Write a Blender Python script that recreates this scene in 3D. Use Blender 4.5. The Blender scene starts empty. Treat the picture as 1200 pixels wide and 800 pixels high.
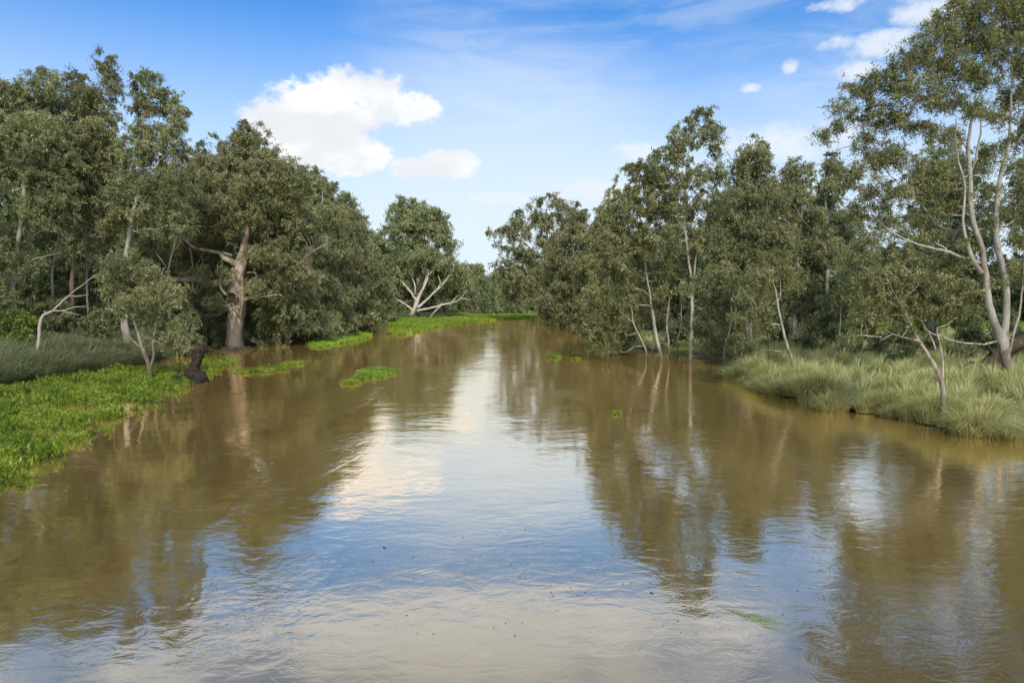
import bpy, math, random
import numpy as np
from mathutils import Vector

rng = np.random.default_rng(7)
random.seed(7)
S = bpy.context.scene
COL = S.collection
R = math.radians

# ------------------------------------------------------------------ camera
CAMH = 5.0
PITCH = R(3.93)
F = 800.0
cd = bpy.data.cameras.new('camera'); cam = bpy.data.objects.new('camera', cd); COL.objects.link(cam)
cd.sensor_width = 36; cd.lens = 24; cd.clip_end = 6000; cd.clip_start = 0.1
cam.location = (0, 0, CAMH); cam.rotation_euler = (R(90) - PITCH, 0, 0)
S.camera = cam

# ------------------------------------------------------------------ light and sky
SUN_EL, SUN_AZ = R(38), R(170)         # azimuth clockwise from +Y (north): behind the camera, a little to the right
SKY_STRENGTH = 0.15
SKY_SUN_STRENGTH = 2.7
sun_dir = Vector((math.sin(SUN_AZ) * math.cos(SUN_EL), math.cos(SUN_AZ) * math.cos(SUN_EL), math.sin(SUN_EL)))
sd = bpy.data.lights.new('sun', 'SUN'); sun = bpy.data.objects.new('sun', sd); COL.objects.link(sun)
sd.energy = SKY_SUN_STRENGTH; sd.angle = R(5.0); sd.color = (1.0, 0.94, 0.84)
sun.rotation_euler = sun_dir.to_track_quat('Z', 'Y').to_euler()
S.view_settings.view_transform = 'Standard'
S.view_settings.look = 'None'
S.view_settings.gamma = 1
S.view_settings.use_curve_mapping = False
S.view_settings.exposure = 0.62

W = bpy.data.worlds.new('World'); S.world = W; W.use_nodes = True
nt = W.node_tree; nt.nodes.clear()


class NB:
    """small helper to wire shader nodes"""
    def __init__(s, t): s.t = t
    def n(s, kind, **kw):
        nd = s.t.nodes.new(kind)
        for k, v in kw.items(): setattr(nd, k, v)
        return nd
    def link(s, a, b): s.t.links.new(a, b)
    def put(s, sock, v):
        if isinstance(v, (int, float)): sock.default_value = v
        elif isinstance(v, (tuple, list)): sock.default_value = v
        else: s.link(v, sock)
    def m(s, op, a, b=None, c=None, clamp=False):
        nd = s.n('ShaderNodeMath', operation=op, use_clamp=clamp)
        s.put(nd.inputs[0], a)
        if b is not None: s.put(nd.inputs[1], b)
        if c is not None: s.put(nd.inputs[2], c)
        return nd.outputs[0]
    def noise(s, vec, scale, detail=4, rough=0.55, dist=0.0):
        nd = s.n('ShaderNodeTexNoise'); nd.inputs['Scale'].default_value = scale
        nd.inputs['Detail'].default_value = detail; nd.inputs['Roughness'].default_value = rough
        nd.inputs['Distortion'].default_value = dist
        if vec is not None: s.link(vec, nd.inputs['Vector'])
        return nd.outputs['Fac']
    def ss(s, v, lo, hi, a=0.0, b=1.0):
        nd = s.n('ShaderNodeMapRange', interpolation_type='SMOOTHSTEP')
        s.put(nd.inputs['Value'], v)
        nd.inputs['From Min'].default_value = lo; nd.inputs['From Max'].default_value = hi
        nd.inputs['To Min'].default_value = a; nd.inputs['To Max'].default_value = b
        return nd.outputs[0]
    def mix(s, f, a, b, mode='MIX'):
        nd = s.n('ShaderNodeMix', data_type='RGBA', blend_type=mode)
        s.put(nd.inputs[0], f)
        for i, v in ((6, a), (7, b)):
            if isinstance(v, tuple): nd.inputs[i].default_value = (*v, 1) if len(v) == 3 else v
            else: s.link(v, nd.inputs[i])
        return nd.outputs[2]
    def mapping(s, vec, scale=(1, 1, 1), loc=(0, 0, 0)):
        nd = s.n('ShaderNodeMapping'); s.link(vec, nd.inputs[0])
        nd.inputs['Scale'].default_value = scale; nd.inputs['Location'].default_value = loc
        return nd.outputs[0]


def ray(px, py):
    u = (px - 600) / F; v = (400 - py) / F
    c, s_ = math.cos(PITCH), math.sin(PITCH)
    return np.array([u, c + v * s_, -s_ + v * c])


def build_sky():
    b = NB(nt)
    out = b.n('ShaderNodeOutputWorld'); bg = b.n('ShaderNodeBackground')
    sky = b.n('ShaderNodeTexSky', sky_type='NISHITA', sun_disc=False)
    sky.sun_elevation = SUN_EL; sky.sun_rotation = SUN_AZ
    sky.air_density = 1.0; sky.dust_density = 0.6; sky.ozone_density = 2.2; sky.altitude = 50
    tc = b.n('ShaderNodeTexCoord'); d = tc.outputs['Generated']
    sep = b.n('ShaderNodeSeparateXYZ'); b.link(d, sep.inputs[0])
    x, y, z = sep.outputs
    az = b.m('ARCTAN2', x, y)
    el = b.m('ARCSINE', z)
    hs = b.n('ShaderNodeHueSaturation'); hs.inputs['Saturation'].default_value = 1.0; hs.inputs['Value'].default_value = 1.0
    b.link(b.mix(1.0, sky.outputs[0], (0.19, 0.52, 0.82), 'MULTIPLY'), hs.inputs['Color'])
    wd = b.noise(b.mapping(d, (1, 1, 1.6)), 7.0, 7, 0.6)
    fine = b.noise(b.mapping(d, (1, 1, 1.5)), 24.0, 6, 0.62)
    wob = b.m('ADD', b.m('MULTIPLY', b.m('SUBTRACT', wd, 0.5), 2.2), b.m('MULTIPLY', b.m('SUBTRACT', fine, 0.5), 1.5))

    def blobs(lst, wamp):
        cur = None
        for (px, py, rx, ry) in lst:
            r = ray(px, py); r = r / np.linalg.norm(r)
            a0 = math.atan2(r[0], r[1]); e0 = math.asin(r[2])
            da = b.m('DIVIDE', b.m('SUBTRACT', az, a0), rx / F)
            de = b.m('DIVIDE', b.m('SUBTRACT', el, e0), ry / F)
            q = b.m('SUBTRACT', 1.0, b.m('ADD', b.m('MULTIPLY', da, da), b.m('MULTIPLY', de, de)))
            cur = q if cur is None else b.m('MAXIMUM', cur, q)
        return b.m('ADD', b.m('MAXIMUM', cur, -2.5), b.m('MULTIPLY', wob, wamp))
    # cumulus puffs
    cum = blobs([(430, 112, 66, 32), (390, 130, 72, 36), (345, 142, 62, 30), (380, 172, 74, 32), (415, 180, 50, 26),
                 (476, 128, 46, 24), (492, 128, 28, 18), (405, 190, 36, 18), (526, 191, 38, 18), (480, 197, 30, 14)], 1.0)
    cm = b.ss(b.m('ADD', cum, b.m('MULTIPLY', b.m('SUBTRACT', b.noise(b.mapping(d, (1, 1, 1.3)), 60.0, 5, 0.6), 0.5), 1.3)), -0.1, 0.6)
    small = blobs([(985, 5, 34, 8), (978, 52, 20, 8), (925, 78, 10, 8), (878, 104, 12, 6), (742, 173, 26, 10),
                   (860, 156, 14, 7), (1002, 84, 22, 9), (1040, 50, 34, 12), (700, 222, 60, 12), (590, 232, 40, 8), (1095, 8, 40, 16), (920, 165, 75, 22),
                   (760, 180, 30, 8)], 1.0)
    sm = b.m('MULTIPLY', b.ss(b.m('ADD', small, b.m('MULTIPLY', b.m('SUBTRACT', fine, 0.5), 2.4)), -0.3, 1.1), 0.85)
    # thin veils and the pale band low in the sky
    veil = blobs([(620, 240, 170, 36), (560, 285, 180, 60), (900, 200, 160, 46), (1050, 80, 130, 80), (830, 15, 90, 26), (600, 70, 130, 60)], 0.8)
    streak = b.noise(b.mapping(d, (0.6, 1, 3.2)), 9.0, 7, 0.62, 0.6)
    vm = b.m('MULTIPLY', b.m('MULTIPLY', b.ss(veil, -2.4, 1.4), b.ss(streak, 0.36, 0.66)), 0.3)
    band = b.m('MULTIPLY', b.ss(el, R(4), R(24), 1.0, 0.0), 0.87)
    # unseen broken cloud added above and behind the view for fill and pale reflections
    hi = b.m('MULTIPLY', b.ss(b.noise(b.mapping(d, (1, 1, 1.3)), 2.3, 8, 0.58), 0.34, 0.56), b.m('MAXIMUM', b.ss(el, R(21.6), R(26)), b.ss(y, 0.35, 0.1)))
    hi = b.m('MULTIPLY', hi, 0.95)
    shade = b.ss(b.noise(b.mapping(d, (1, 1, 2.0), (0.3, 0.1, 0.35)), 9.0, 5, 0.5), 0.35, 0.65)
    white = b.mix(shade, (3.7, 3.85, 4.05), (4.8, 4.85, 4.9))
    c = b.mix(vm, hs.outputs[0], (3.4, 3.75, 4.1))
    haze = blobs([(600, 300, 210, 150), (590, 200, 150, 110)], 0.25)
    c = b.mix(b.m('MULTIPLY', b.ss(haze, -1.6, 1.0), 0.42), c, (3.9, 4.2, 4.4))
    c = b.mix(band, c, (3.55, 4.0, 4.3))
    c = b.mix(sm, c, (3.7, 4.0, 4.3))
    c = b.mix(hi, c, (3.8, 4.3, 5.0))
    c = b.mix(cm, c, white)
    b.link(c, bg.inputs[0]); bg.inputs[1].default_value = SKY_STRENGTH
    b.link(bg.outputs[0], out.inputs[0])


build_sky()


# ------------------------------------------------------------------ placing
def P(px, py, Y):
    r = ray(px, py)
    return np.array([0, 0, CAMH]) + r * (Y / r[1])


def G(px, py, z=0.0):
    r = ray(px, py)
    t = (z - CAMH) / r[2]
    return np.array([0, 0, CAMH]) + r * t


LEFT = [(-1500, 700), (-500, 520), (-100, 470), (0, 455), (80, 441), (150, 430), (205, 418), (262, 407), (320, 402), (352, 395), (395, 385), (430, 378), (470, 374.5), (560, 370), (600, 367.5), (640, 365.3)]
RIGHT = [(676, 365.3), (683, 372), (690, 384), (702, 396), (735, 408), (790, 416), (835, 424), (868, 436), (885, 452), (925, 466), (990, 482), (1060, 490), (1110, 503), (1200, 514), (1400, 545), (2600, 700)]
EL = np.array([G(*p)[:2] for p in LEFT]); ER = np.array([G(*p)[:2] for p in RIGHT])
EL = np.vstack([[EL[0][0], -60], EL]); ER = np.vstack([ER, [ER[-1][0], -60]])
RIVER = np.vstack([EL, ER])


def river_sd(x, y):
    """signed distance to the river outline, negative on the water"""
    x = np.asarray(x, float); y = np.asarray(y, float)
    best = np.full(x.shape, 1e9); inside = np.zeros(x.shape, bool)
    n = len(RIVER)
    for i in range(n):
        a = RIVER[i]; c = RIVER[(i + 1) % n]
        dx, dy = c - a
        t = np.clip(((x - a[0]) * dx + (y - a[1]) * dy) / (dx * dx + dy * dy + 1e-12), 0, 1)
        best = np.minimum(best, np.hypot(x - a[0] - t * dx, y - a[1] - t * dy))
        cond = ((a[1] > y) != (c[1] > y)) & (x < (dx) * (y - a[1]) / (dy if dy != 0 else 1e-9) + a[0])
        inside ^= cond
    return np.where(inside, -best, best)


def wav(x, y, s, ph=0.0):
    return (np.sin(x * s + 1.3 * np.sin(y * s * 0.7 + ph) + ph) + np.sin(y * s * 1.3 + 1.7 * np.sin(x * s * 0.6 - ph)) +
            0.5 * np.sin((x + y) * s * 2.3 + ph * 2)) / 2.5


def gz(x, y):
    d = river_sd(x, y)
    x = np.asarray(x, float); y = np.asarray(y, float)
    rise = np.where(x < 0, 1.1, 0.55)
    land = 0.03 + rise * (1 - np.exp(-np.maximum(d, 0) / 3.5)) + 0.12 * wav(x, y, 0.35) * np.clip(d / 4, 0, 1)
    bed = -0.1 - 0.9 * (1 - np.exp(np.minimum(d, 0) / 3.0))
    return np.where(d > 0, land, bed)


def gz1(x, y): return float(gz(np.array([x]), np.array([y]))[0])


# ------------------------------------------------------------------ mesh helpers
def tag(o, label=None, cat=None, group=None, kind=None):
    if label: o['label'] = label
    if cat: o['category'] = cat
    if group: o['group'] = group
    if kind: o['kind'] = kind
    return o


def mesh(name, V, faces, mat, tint=None, smooth=False):
    """V: Nx3 array; faces: Mxk array of one size, or a list of such arrays"""
    me = bpy.data.meshes.new(name)
    if not isinstance(faces, list): faces = [faces]
    faces = [np.asarray(f, np.int64) for f in faces if len(f)]
    V = np.asarray(V, np.float32)
    nl = sum(f.size for f in faces); nf = sum(len(f) for f in faces)
    me.vertices.add(len(V)); me.vertices.foreach_set('co', V.ravel())
    me.loops.add(nl); me.polygons.add(nf)
    me.loops.foreach_set('vertex_index', np.concatenate([f.ravel() for f in faces]).astype(np.int32))
    tot = np.concatenate([np.full(len(f), f.shape[1]) for f in faces])
    st = np.concatenate([[0], np.cumsum(tot)[:-1]])
    me.polygons.foreach_set('loop_start', st.astype(np.int32))
    me.polygons.foreach_set('loop_total', tot.astype(np.int32))
    if smooth: me.polygons.foreach_set('use_smooth', np.ones(nf, bool))
    me.update(calc_edges=True)
    if tint is not None:
        at = me.attributes.new('tint', 'FLOAT', 'FACE'); at.data.foreach_set('value', np.asarray(tint, np.float32))
    me.materials.append(mat)
    return me


def obj(name, me, parent=None, loc=None):
    o = bpy.data.objects.new(name, me); COL.objects.link(o)
    if parent is not None: o.parent = parent
    if loc is not None: o.location = loc
    return o


def empty(name, loc):
    o = bpy.data.objects.new(name, None); COL.objects.link(o); o.location = loc; o.empty_display_size = 0.3
    return o


def unit(v):
    return v / (np.linalg.norm(v, axis=-1, keepdims=True) + 1e-9)


def smooth_path(pts, step):
    pts = np.asarray(pts, float)
    if len(pts) < 3:
        n = max(2, int(np.linalg.norm(pts[-1, :3] - pts[0, :3]) / step) + 1)
        t = np.linspace(0, 1, n)[:, None]
        return pts[0] * (1 - t) + pts[-1] * t
    ext = np.vstack([2 * pts[0] - pts[1], pts, 2 * pts[-1] - pts[-2]])
    out = []
    for i in range(1, len(ext) - 2):
        p0, p1, p2, p3 = ext[i - 1:i + 3]
        n = max(2, int(np.linalg.norm((p2 - p1)[:3]) / step) + 1)
        for t in np.linspace(0, 1, n, endpoint=False):
            out.append(0.5 * ((2 * p1) + (-p0 + p2) * t + (2 * p0 - 5 * p1 + 4 * p2 - p3) * t * t + (-p0 + 3 * p1 - 3 * p2 + p3) * t ** 3))
    out.append(pts[-1])
    return np.array(out)


class Geo:
    def __init__(s): s.V = []; s.Q = []; s.n = 0; s.T = []
    def add(s, V, Q, tint=None):
        s.V.append(V); s.Q.append(Q + s.n); s.n += len(V)
        if tint is not None: s.T.append(tint)
    def tube(s, path, rad, sides=6, lump=0.0, g=None):
        """path Nx3, rad N"""
        g = g or rng
        path = np.asarray(path, float); N = len(path)
        if N < 2: return
        rad = np.asarray(rad, float) * np.ones(N)
        T = unit(np.gradient(path, axis=0))
        ref = np.array([0.31, 0.93, 0.2]) if abs(T[:, 1]).max() < 0.9 else np.array([1.0, 0.1, 0.05])
        A = unit(np.cross(T, ref)); B = np.cross(T, A)
        a = np.linspace(0, 2 * math.pi, sides, endpoint=False)
        rr = rad[:, None] * np.ones(sides)
        if lump > 0:
            ph = g.random(3) * 6
            s_ = np.arange(N)[:, None]
            rr = rr * (1 + lump * (np.sin(a * 2 + ph[0] + s_ * 0.35) * 0.5 + np.sin(a * 3 + ph[1] - s_ * 0.5) * 0.35 + g.normal(0, 0.3, (N, sides))))
        V = path[:, None, :] + rr[..., None] * (np.cos(a)[None, :, None] * A[:, None, :] + np.sin(a)[None, :, None] * B[:, None, :])
        i = np.arange(N - 1)[:, None] * sides; j = np.arange(sides)[None, :]; k = (j + 1) % sides
        Q = np.stack([i + j, i + k, i + k + sides, i + j + sides], -1).reshape(-1, 4)
        s.add(V.reshape(-1, 3), Q)
    def mesh(s, name, mat, smooth=True):
        return mesh(name, np.vstack(s.V), np.vstack(s.Q), mat, np.concatenate(s.T) if s.T else None, smooth)


def leaf_quads(C, T, L, Wd, g):
    """C centres, T directions; diamond leaves slightly folded"""
    n = len(C)
    L = np.asarray(L) * np.ones(n); Wd = np.asarray(Wd) * np.ones(n)
    T = unit(T); side = unit(np.cross(T, g.normal(size=(n, 3))))
    nrm = np.cross(T, side)
    b0 = C - T * L[:, None] * 0.5
    m = C - T * L[:, None] * 0.08 + nrm * (L * 0.06)[:, None]
    V = np.stack([b0, m + side * Wd[:, None] * 0.5, C + T * L[:, None] * 0.5, m - side * Wd[:, None] * 0.5], 1).reshape(-1, 3)
    Q = np.arange(4 * n).reshape(n, 4)
    return V, Q


# ------------------------------------------------------------------ materials
def newmat(name):
    m = bpy.data.materials.new(name); m.use_nodes = True
    t = m.node_tree; t.nodes.clear(); b = NB(t)
    out = b.n('ShaderNodeOutputMaterial')
    return m, b, out


def foliage_mat(name, cols, rough=0.42, spec=0.5, trans=0.38, patch=0.35, val=1.0):
    """cols: list of (pos, rgb) ramp over per-leaf tint"""
    m, b, out = newmat(name)
    at = b.n('ShaderNodeAttribute', attribute_name='tint')
    oi = b.n('ShaderNodeObjectInfo'); tc = b.n('ShaderNodeTexCoord')
    big = b.noise(tc.outputs['Object'], patch, 2, 0.5)
    f = b.m('ADD', b.m('MULTIPLY', at.outputs['Fac'], 0.62), b.m('MULTIPLY', b.ss(big, 0.3, 0.7), 0.38))
    rp = b.n('ShaderNodeValToRGB'); e = rp.color_ramp.elements
    while len(e) < len(cols): e.new(0.5)
    for i, (p, c) in enumerate(cols): e[i].position = p; e[i].color = (*c, 1)
    b.link(f, rp.inputs[0])
    hs = b.n('ShaderNodeHueSaturation'); b.link(rp.outputs[0], hs.inputs['Color'])
    b.link(b.m('ADD', 0.485, b.m('MULTIPLY', oi.outputs['Random'], 0.03)), hs.inputs['Hue'])
    b.link(b.m('MULTIPLY', b.m('ADD', 0.86, b.m('MULTIPLY', oi.outputs['Random'], 0.28)), val), hs.inputs['Value'])
    pr = b.n('ShaderNodeBsdfPrincipled'); b.link(hs.outputs[0], pr.inputs['Base Color'])
    pr.inputs['Roughness'].default_value = rough; pr.inputs['Specular IOR Level'].default_value = spec
    tr = b.n('ShaderNodeBsdfTranslucent'); b.link(b.mix(0.5, hs.outputs[0], (0.10, 0.12, 0.02)), tr.inputs[0])
    mx = b.n('ShaderNodeMixShader'); mx.inputs[0].default_value = trans
    b.link(pr.outputs[0], mx.inputs[1]); b.link(tr.outputs[0], mx.inputs[2]); b.link(mx.outputs[0], out.inputs[0])
    return m


def bark_mat(name, pale, dark, base_h=2.5, mixamt=0.5, fibre=3.0):
    m, b, out = newmat(name)
    tc = b.n('ShaderNodeTexCoord'); oc = tc.outputs['Object']
    sep = b.n('ShaderNodeSeparateXYZ'); b.link(oc, sep.inputs[0])
    n1 = b.noise(b.mapping(oc, (1.6, 1.6, 0.5)), fibre, 6, 0.6, 0.4)
    n2 = b.noise(b.mapping(oc, (3, 3, 0.35)), fibre * 2.5, 5, 0.65)
    n3 = b.noise(b.mapping(oc, (1, 1, 0.6)), 0.9, 3, 0.5)
    h = b.ss(sep.outputs[2], 0.2, base_h, 0.36, 0.0)
    f = b.ss(b.m('ADD', n1, h), 0.62 - 0.25 * mixamt, 0.78 - 0.2 * mixamt)
    f = b.m('MAXIMUM', b.m('MULTIPLY', f, 0.9), b.m('MULTIPLY', b.ss(n3, 0.48, 0.66), 0.7))
    c = b.mix(f, pale, dark)
    c = b.mix(b.m('MULTIPLY', b.ss(n2, 0.4, 0.7), 0.35), c, tuple(0.45 * q for q in dark))
    ge = b.n('ShaderNodeNewGeometry'); sp2 = b.n('ShaderNodeSeparateXYZ'); b.link(ge.outputs['Position'], sp2.inputs[0])
    wet = b.ss(b.m('ADD', sp2.outputs[2], b.m('MULTIPLY', n1, 0.5)), 0.35, 0.85, 0.75, 0.0)      # tide mark of the flood
    c = b.mix(b.m('MULTIPLY', wet, 0.8), c, (0.035, 0.027, 0.019))
    pr = b.n('ShaderNodeBsdfPrincipled'); b.link(c, pr.inputs['Base Color']); pr.inputs['Roughness'].default_value = 0.85
    pr.inputs['Specular IOR Level'].default_value = 0.2
    bp = b.n('ShaderNodeBump'); bp.inputs['Strength'].default_value = 0.7; bp.inputs['Distance'].default_value = 0.05
    b.link(b.m('ADD', n1, n2), bp.inputs['Height']); b.link(bp.outputs[0], pr.inputs['Normal'])
    b.link(pr.outputs[0], out.inputs[0])
    return m


M = {}
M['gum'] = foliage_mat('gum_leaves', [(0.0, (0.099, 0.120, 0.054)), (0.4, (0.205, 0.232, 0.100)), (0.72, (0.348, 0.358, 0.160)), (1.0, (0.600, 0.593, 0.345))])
M['gum_olive'] = foliage_mat('gum_leaves_olive', [(0.0, (0.099, 0.116, 0.051)), (0.4, (0.220, 0.247, 0.103)), (0.7, (0.362, 0.352, 0.163)), (1.0, (0.580, 0.523, 0.366))])
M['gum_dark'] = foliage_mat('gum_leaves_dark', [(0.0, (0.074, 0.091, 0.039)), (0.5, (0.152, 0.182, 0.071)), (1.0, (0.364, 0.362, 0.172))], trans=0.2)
M['gum_light'] = foliage_mat('gum_leaves_light', [(0.0, (0.083, 0.097, 0.039)), (0.4, (0.187, 0.204, 0.077)), (0.72, (0.312, 0.317, 0.127)), (1.0, (0.509, 0.490, 0.300))], rough=0.42, spec=0.5)
M['green'] = foliage_mat('fresh_leaves', [(0.0, (0.079, 0.119, 0.020)), (0.5, (0.158, 0.238, 0.040)), (1.0, (0.317, 0.381, 0.079))])
M['shade'] = foliage_mat('shade_leaves', [(0.0, (0.024, 0.032, 0.013)), (0.5, (0.053, 0.066, 0.026)), (1.0, (0.099, 0.106, 0.051))], trans=0.15)
M['weed'] = foliage_mat('weed_leaves', [(0.0, (0.121, 0.094, 0.035)), (0.10, (0.099, 0.110, 0.030)), (0.2, (0.055, 0.111, 0.010)), (0.45, (0.158, 0.253, 0.022)), (0.85, (0.317, 0.416, 0.042)), (1.0, (0.506, 0.505, 0.120))], rough=0.4, spec=0.45, patch=0.6)
M['mat'] = foliage_mat('mat_leaves', [(0.0, (0.117, 0.200, 0.022)), (0.5, (0.251, 0.384, 0.029)), (1.0, (0.435, 0.551, 0.066))], rough=0.5, patch=0.12)
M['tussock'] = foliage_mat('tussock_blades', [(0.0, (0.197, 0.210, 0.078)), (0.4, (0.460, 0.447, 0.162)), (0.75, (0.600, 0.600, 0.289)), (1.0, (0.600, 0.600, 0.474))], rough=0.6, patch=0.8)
M['sedge'] = foliage_mat('sedge_blades', [(0.0, (0.079, 0.105, 0.044)), (0.5, (0.185, 0.213, 0.101)), (1.0, (0.419, 0.374, 0.213))], rough=0.6, patch=0.5)
M['bark_pale'] = bark_mat('bark_pale', (0.38, 0.355, 0.30), (0.16, 0.125, 0.09), 3.0, 0.4)
M['bark_white'] = bark_mat('bark_white', (0.55, 0.50, 0.42), (0.26, 0.19, 0.13), 1.5, 0.2)
M['bark_grey'] = bark_mat('bark_grey', (0.30, 0.26, 0.21), (0.12, 0.088, 0.06), 4.0, 0.5)
M['bark_brown'] = bark_mat('bark_brown', (0.17, 0.125, 0.085), (0.06, 0.042, 0.028), 4.0, 0.6)
M['bark_old'] = bark_mat('bark_old', (0.40, 0.33, 0.24), (0.085, 0.07, 0.055), 6.0, 0.6, 1.8)
M['twig'] = bark_mat('twig_bark', (0.25, 0.22, 0.18), (0.12, 0.09, 0.07), 2.0, 0.4)
M['dead'] = bark_mat('dead_wood', (0.42, 0.37, 0.31), (0.20, 0.16, 0.12), 1.0, 0.3)
M['root'] = bark_mat('root_wood', (0.045, 0.032, 0.023), (0.012, 0.009, 0.007), 1.0, 0.5, 5.0)


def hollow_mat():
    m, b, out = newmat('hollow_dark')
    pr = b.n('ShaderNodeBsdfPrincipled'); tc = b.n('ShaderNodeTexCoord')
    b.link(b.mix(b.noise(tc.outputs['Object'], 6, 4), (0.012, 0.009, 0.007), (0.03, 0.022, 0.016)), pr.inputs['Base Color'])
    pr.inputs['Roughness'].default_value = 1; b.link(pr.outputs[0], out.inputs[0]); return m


def ground_mat():
    m, b, out = newmat('ground_soil')
    tc = b.n('ShaderNodeTexCoord'); oc = tc.outputs['Object']
    sep = b.n('ShaderNodeSeparateXYZ'); b.link(oc, sep.inputs[0])
    n1 = b.noise(oc, 0.22, 5, 0.6); n2 = b.noise(oc, 3.5, 5, 0.65); n3 = b.noise(oc, 0.03, 3, 0.5)
    soil = b.mix(n2, (0.055, 0.042, 0.026), (0.12, 0.095, 0.058))
    litter = b.mix(b.ss(n2, 0.45, 0.7), soil, (0.17, 0.13, 0.08))
    grass = b.mix(n2, (0.06, 0.085, 0.022), (0.13, 0.165, 0.045))
    c = b.mix(b.ss(n1, 0.42, 0.6), litter, grass)
    # open paddock past the trees
    pad = b.mix(b.ss(n3, 0.35, 0.65), (0.10, 0.19, 0.022), (0.17, 0.24, 0.035))
    pad = b.mix(b.m('MULTIPLY', b.ss(n2, 0.4, 0.7), 0.4), pad, (0.09, 0.13, 0.03))
    far = b.m('MAXIMUM', b.ss(b.m('ADD', sep.outputs[1], b.m('MULTIPLY', n1, 10)), 158, 172), b.ss(b.m('ADD', b.m('SUBTRACT', sep.outputs[0], b.m('MULTIPLY', sep.outputs[1], 0.32)), b.m('MULTIPLY', n1, 6)), 23, 29))
    c = b.mix(far, c, pad)
    pr = b.n('ShaderNodeBsdfPrincipled'); b.link(c, pr.inputs['Base Color']); pr.inputs['Roughness'].default_value = 0.95; pr.inputs['Specular IOR Level'].default_value = 0.05
    bp = b.n('ShaderNodeBump'); bp.inputs['Strength'].default_value = 0.6; bp.inputs['Distance'].default_value = 0.12
    b.link(n2, bp.inputs['Height']); b.link(bp.outputs[0], pr.inputs['Normal'])
    b.link(pr.outputs[0], out.inputs[0]); return m


def water_mat():
    m, b, out = newmat('river_water')
    tc = b.n('ShaderNodeTexCoord'); oc = tc.outputs['Object']
    # silt-brown water with slow drifting patches of silt
    silt = b.noise(b.mapping(oc, (0.5, 0.16, 1)), 0.5, 4, 0.55, 0.6)
    col = b.mix(b.ss(silt, 0.3, 0.7), (0.049, 0.032, 0.010), (0.060, 0.040, 0.014))
    # wind and current: smooth slicks between riffled patches
    patch = b.ss(b.noise(b.mapping(oc, (1.0, 0.55, 1), (3.3, 1.2, 0)), 0.16, 5, 0.62, 1.2), 0.50, 0.62)
    sep = b.n('ShaderNodeSeparateXYZ'); b.link(oc, sep.inputs[0])
    east = b.ss(b.m('SUBTRACT', sep.outputs[0], b.m('MULTIPLY', sep.outputs[1], 0.12)), 1.0, 6.0)
    cur = b.ss(b.m('ABSOLUTE', b.m('SUBTRACT', sep.outputs[0], b.m('MULTIPLY', sep.outputs[1], -0.07))), 3.0, 12.0, 1.0, 0.25)
    patch = b.m('MAXIMUM', patch, b.m('MULTIPLY', east, 0.55))
    swell = b.noise(b.mapping(oc, (0.6, 1.0, 1)), 0.55, 3, 0.5, 0.5)
    rip = b.noise(b.mapping(oc, (0.8, 1.2, 1)), 2.4, 4, 0.6, 0.6)
    fine = b.noise(b.mapping(oc, (0.7, 1.25, 1)), 8.0, 3, 0.6, 0.4)
    h = b.m('ADD', b.m('MULTIPLY', swell, 0.017), b.m('MULTIPLY', b.m('MULTIPLY', rip, b.m('ADD', b.m('ADD', 0.16, b.m('MULTIPLY', cur, 0.3)), b.m('MULTIPLY', patch, 0.75))), 0.0105))
    h = b.m('ADD', h, b.m('MULTIPLY', b.m('MULTIPLY', fine, patch), 0.0032))
    bp = b.n('ShaderNodeBump'); bp.inputs['Strength'].default_value = 1.0; bp.inputs['Distance'].default_value = 1.0
    b.link(h, bp.inputs['Height'])
    lw = b.n('ShaderNodeLayerWeight'); b.link(bp.outputs[0], lw.inputs['Normal']); lw.inputs['Blend'].default_value = 0.5
    fr = b.ss(lw.outputs['Facing'], 0.30, 0.78, 0.07, 0.93)
    df = b.n('ShaderNodeBsdfDiffuse'); b.link(col, df.inputs[0])
    gl = b.n('ShaderNodeBsdfGlossy'); gl.inputs['Roughness'].default_value = 0.035
    b.link(b.mix(1.0, b.mix(fr, (0, 0, 0), (1, 1, 1)), (1.0, 0.855, 0.675), 'MULTIPLY'), gl.inputs[0])
    b.link(bp.outputs[0], gl.inputs['Normal'])
    mx = b.n('ShaderNodeAddShader'); b.link(df.outputs[0], mx.inputs[0]); b.link(gl.outputs[0], mx.inputs[1])
    b.link(mx.outputs[0], out.inputs[0]); return m




# ------------------------------------------------------------------ ground and water
def grid_axis(near, far, step, grow):
    a = [0.0]; s_ = step
    while a[-1] < far:
        if a[-1] > near: s_ *= grow
        a.append(a[-1] + s_)
    return np.array(a)


gx = grid_axis(45, 2600, 0.8, 1.12); gx = np.concatenate([-gx[:0:-1], gx])
gy = grid_axis(175, 2800, 0.9, 1.12); gb = grid_axis(20, 2600, 2.0, 1.2); gy = np.concatenate([-gb[:0:-1], gy])
X, Y_ = np.meshgrid(gx, gy)
Z = gz(X.ravel(), Y_.ravel()).reshape(X.shape)
nx, ny = len(gx), len(gy)
i = np.arange(ny - 1)[:, None] * nx; j = np.arange(nx - 1)[None, :]
Q = np.stack([i + j, i + j + 1, i + j + 1 + nx, i + j + nx], -1).reshape(-1, 4)
g_ = obj('ground', mesh('ground', np.stack([X, Y_, Z], -1).reshape(-1, 3), Q, ground_mat(), smooth=True))
tag(g_, 'brown soil and green grass riverbank with open paddock beyond', kind='structure')
# the water sheet is cut to the river outline, a little way in under the banks
wx = np.array([-120, 120.0]); wy = np.array([-60, 175.0])
w_ = obj('river_water', mesh('river_water', np.array([[-130, -60, 0], [150, -60, 0], [150, 178, 0], [-130, 178, 0]]), np.array([[0, 1, 2, 3]]), water_mat()))
tag(w_, 'muddy brown river reflecting pale sky and trees', kind='structure')


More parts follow.
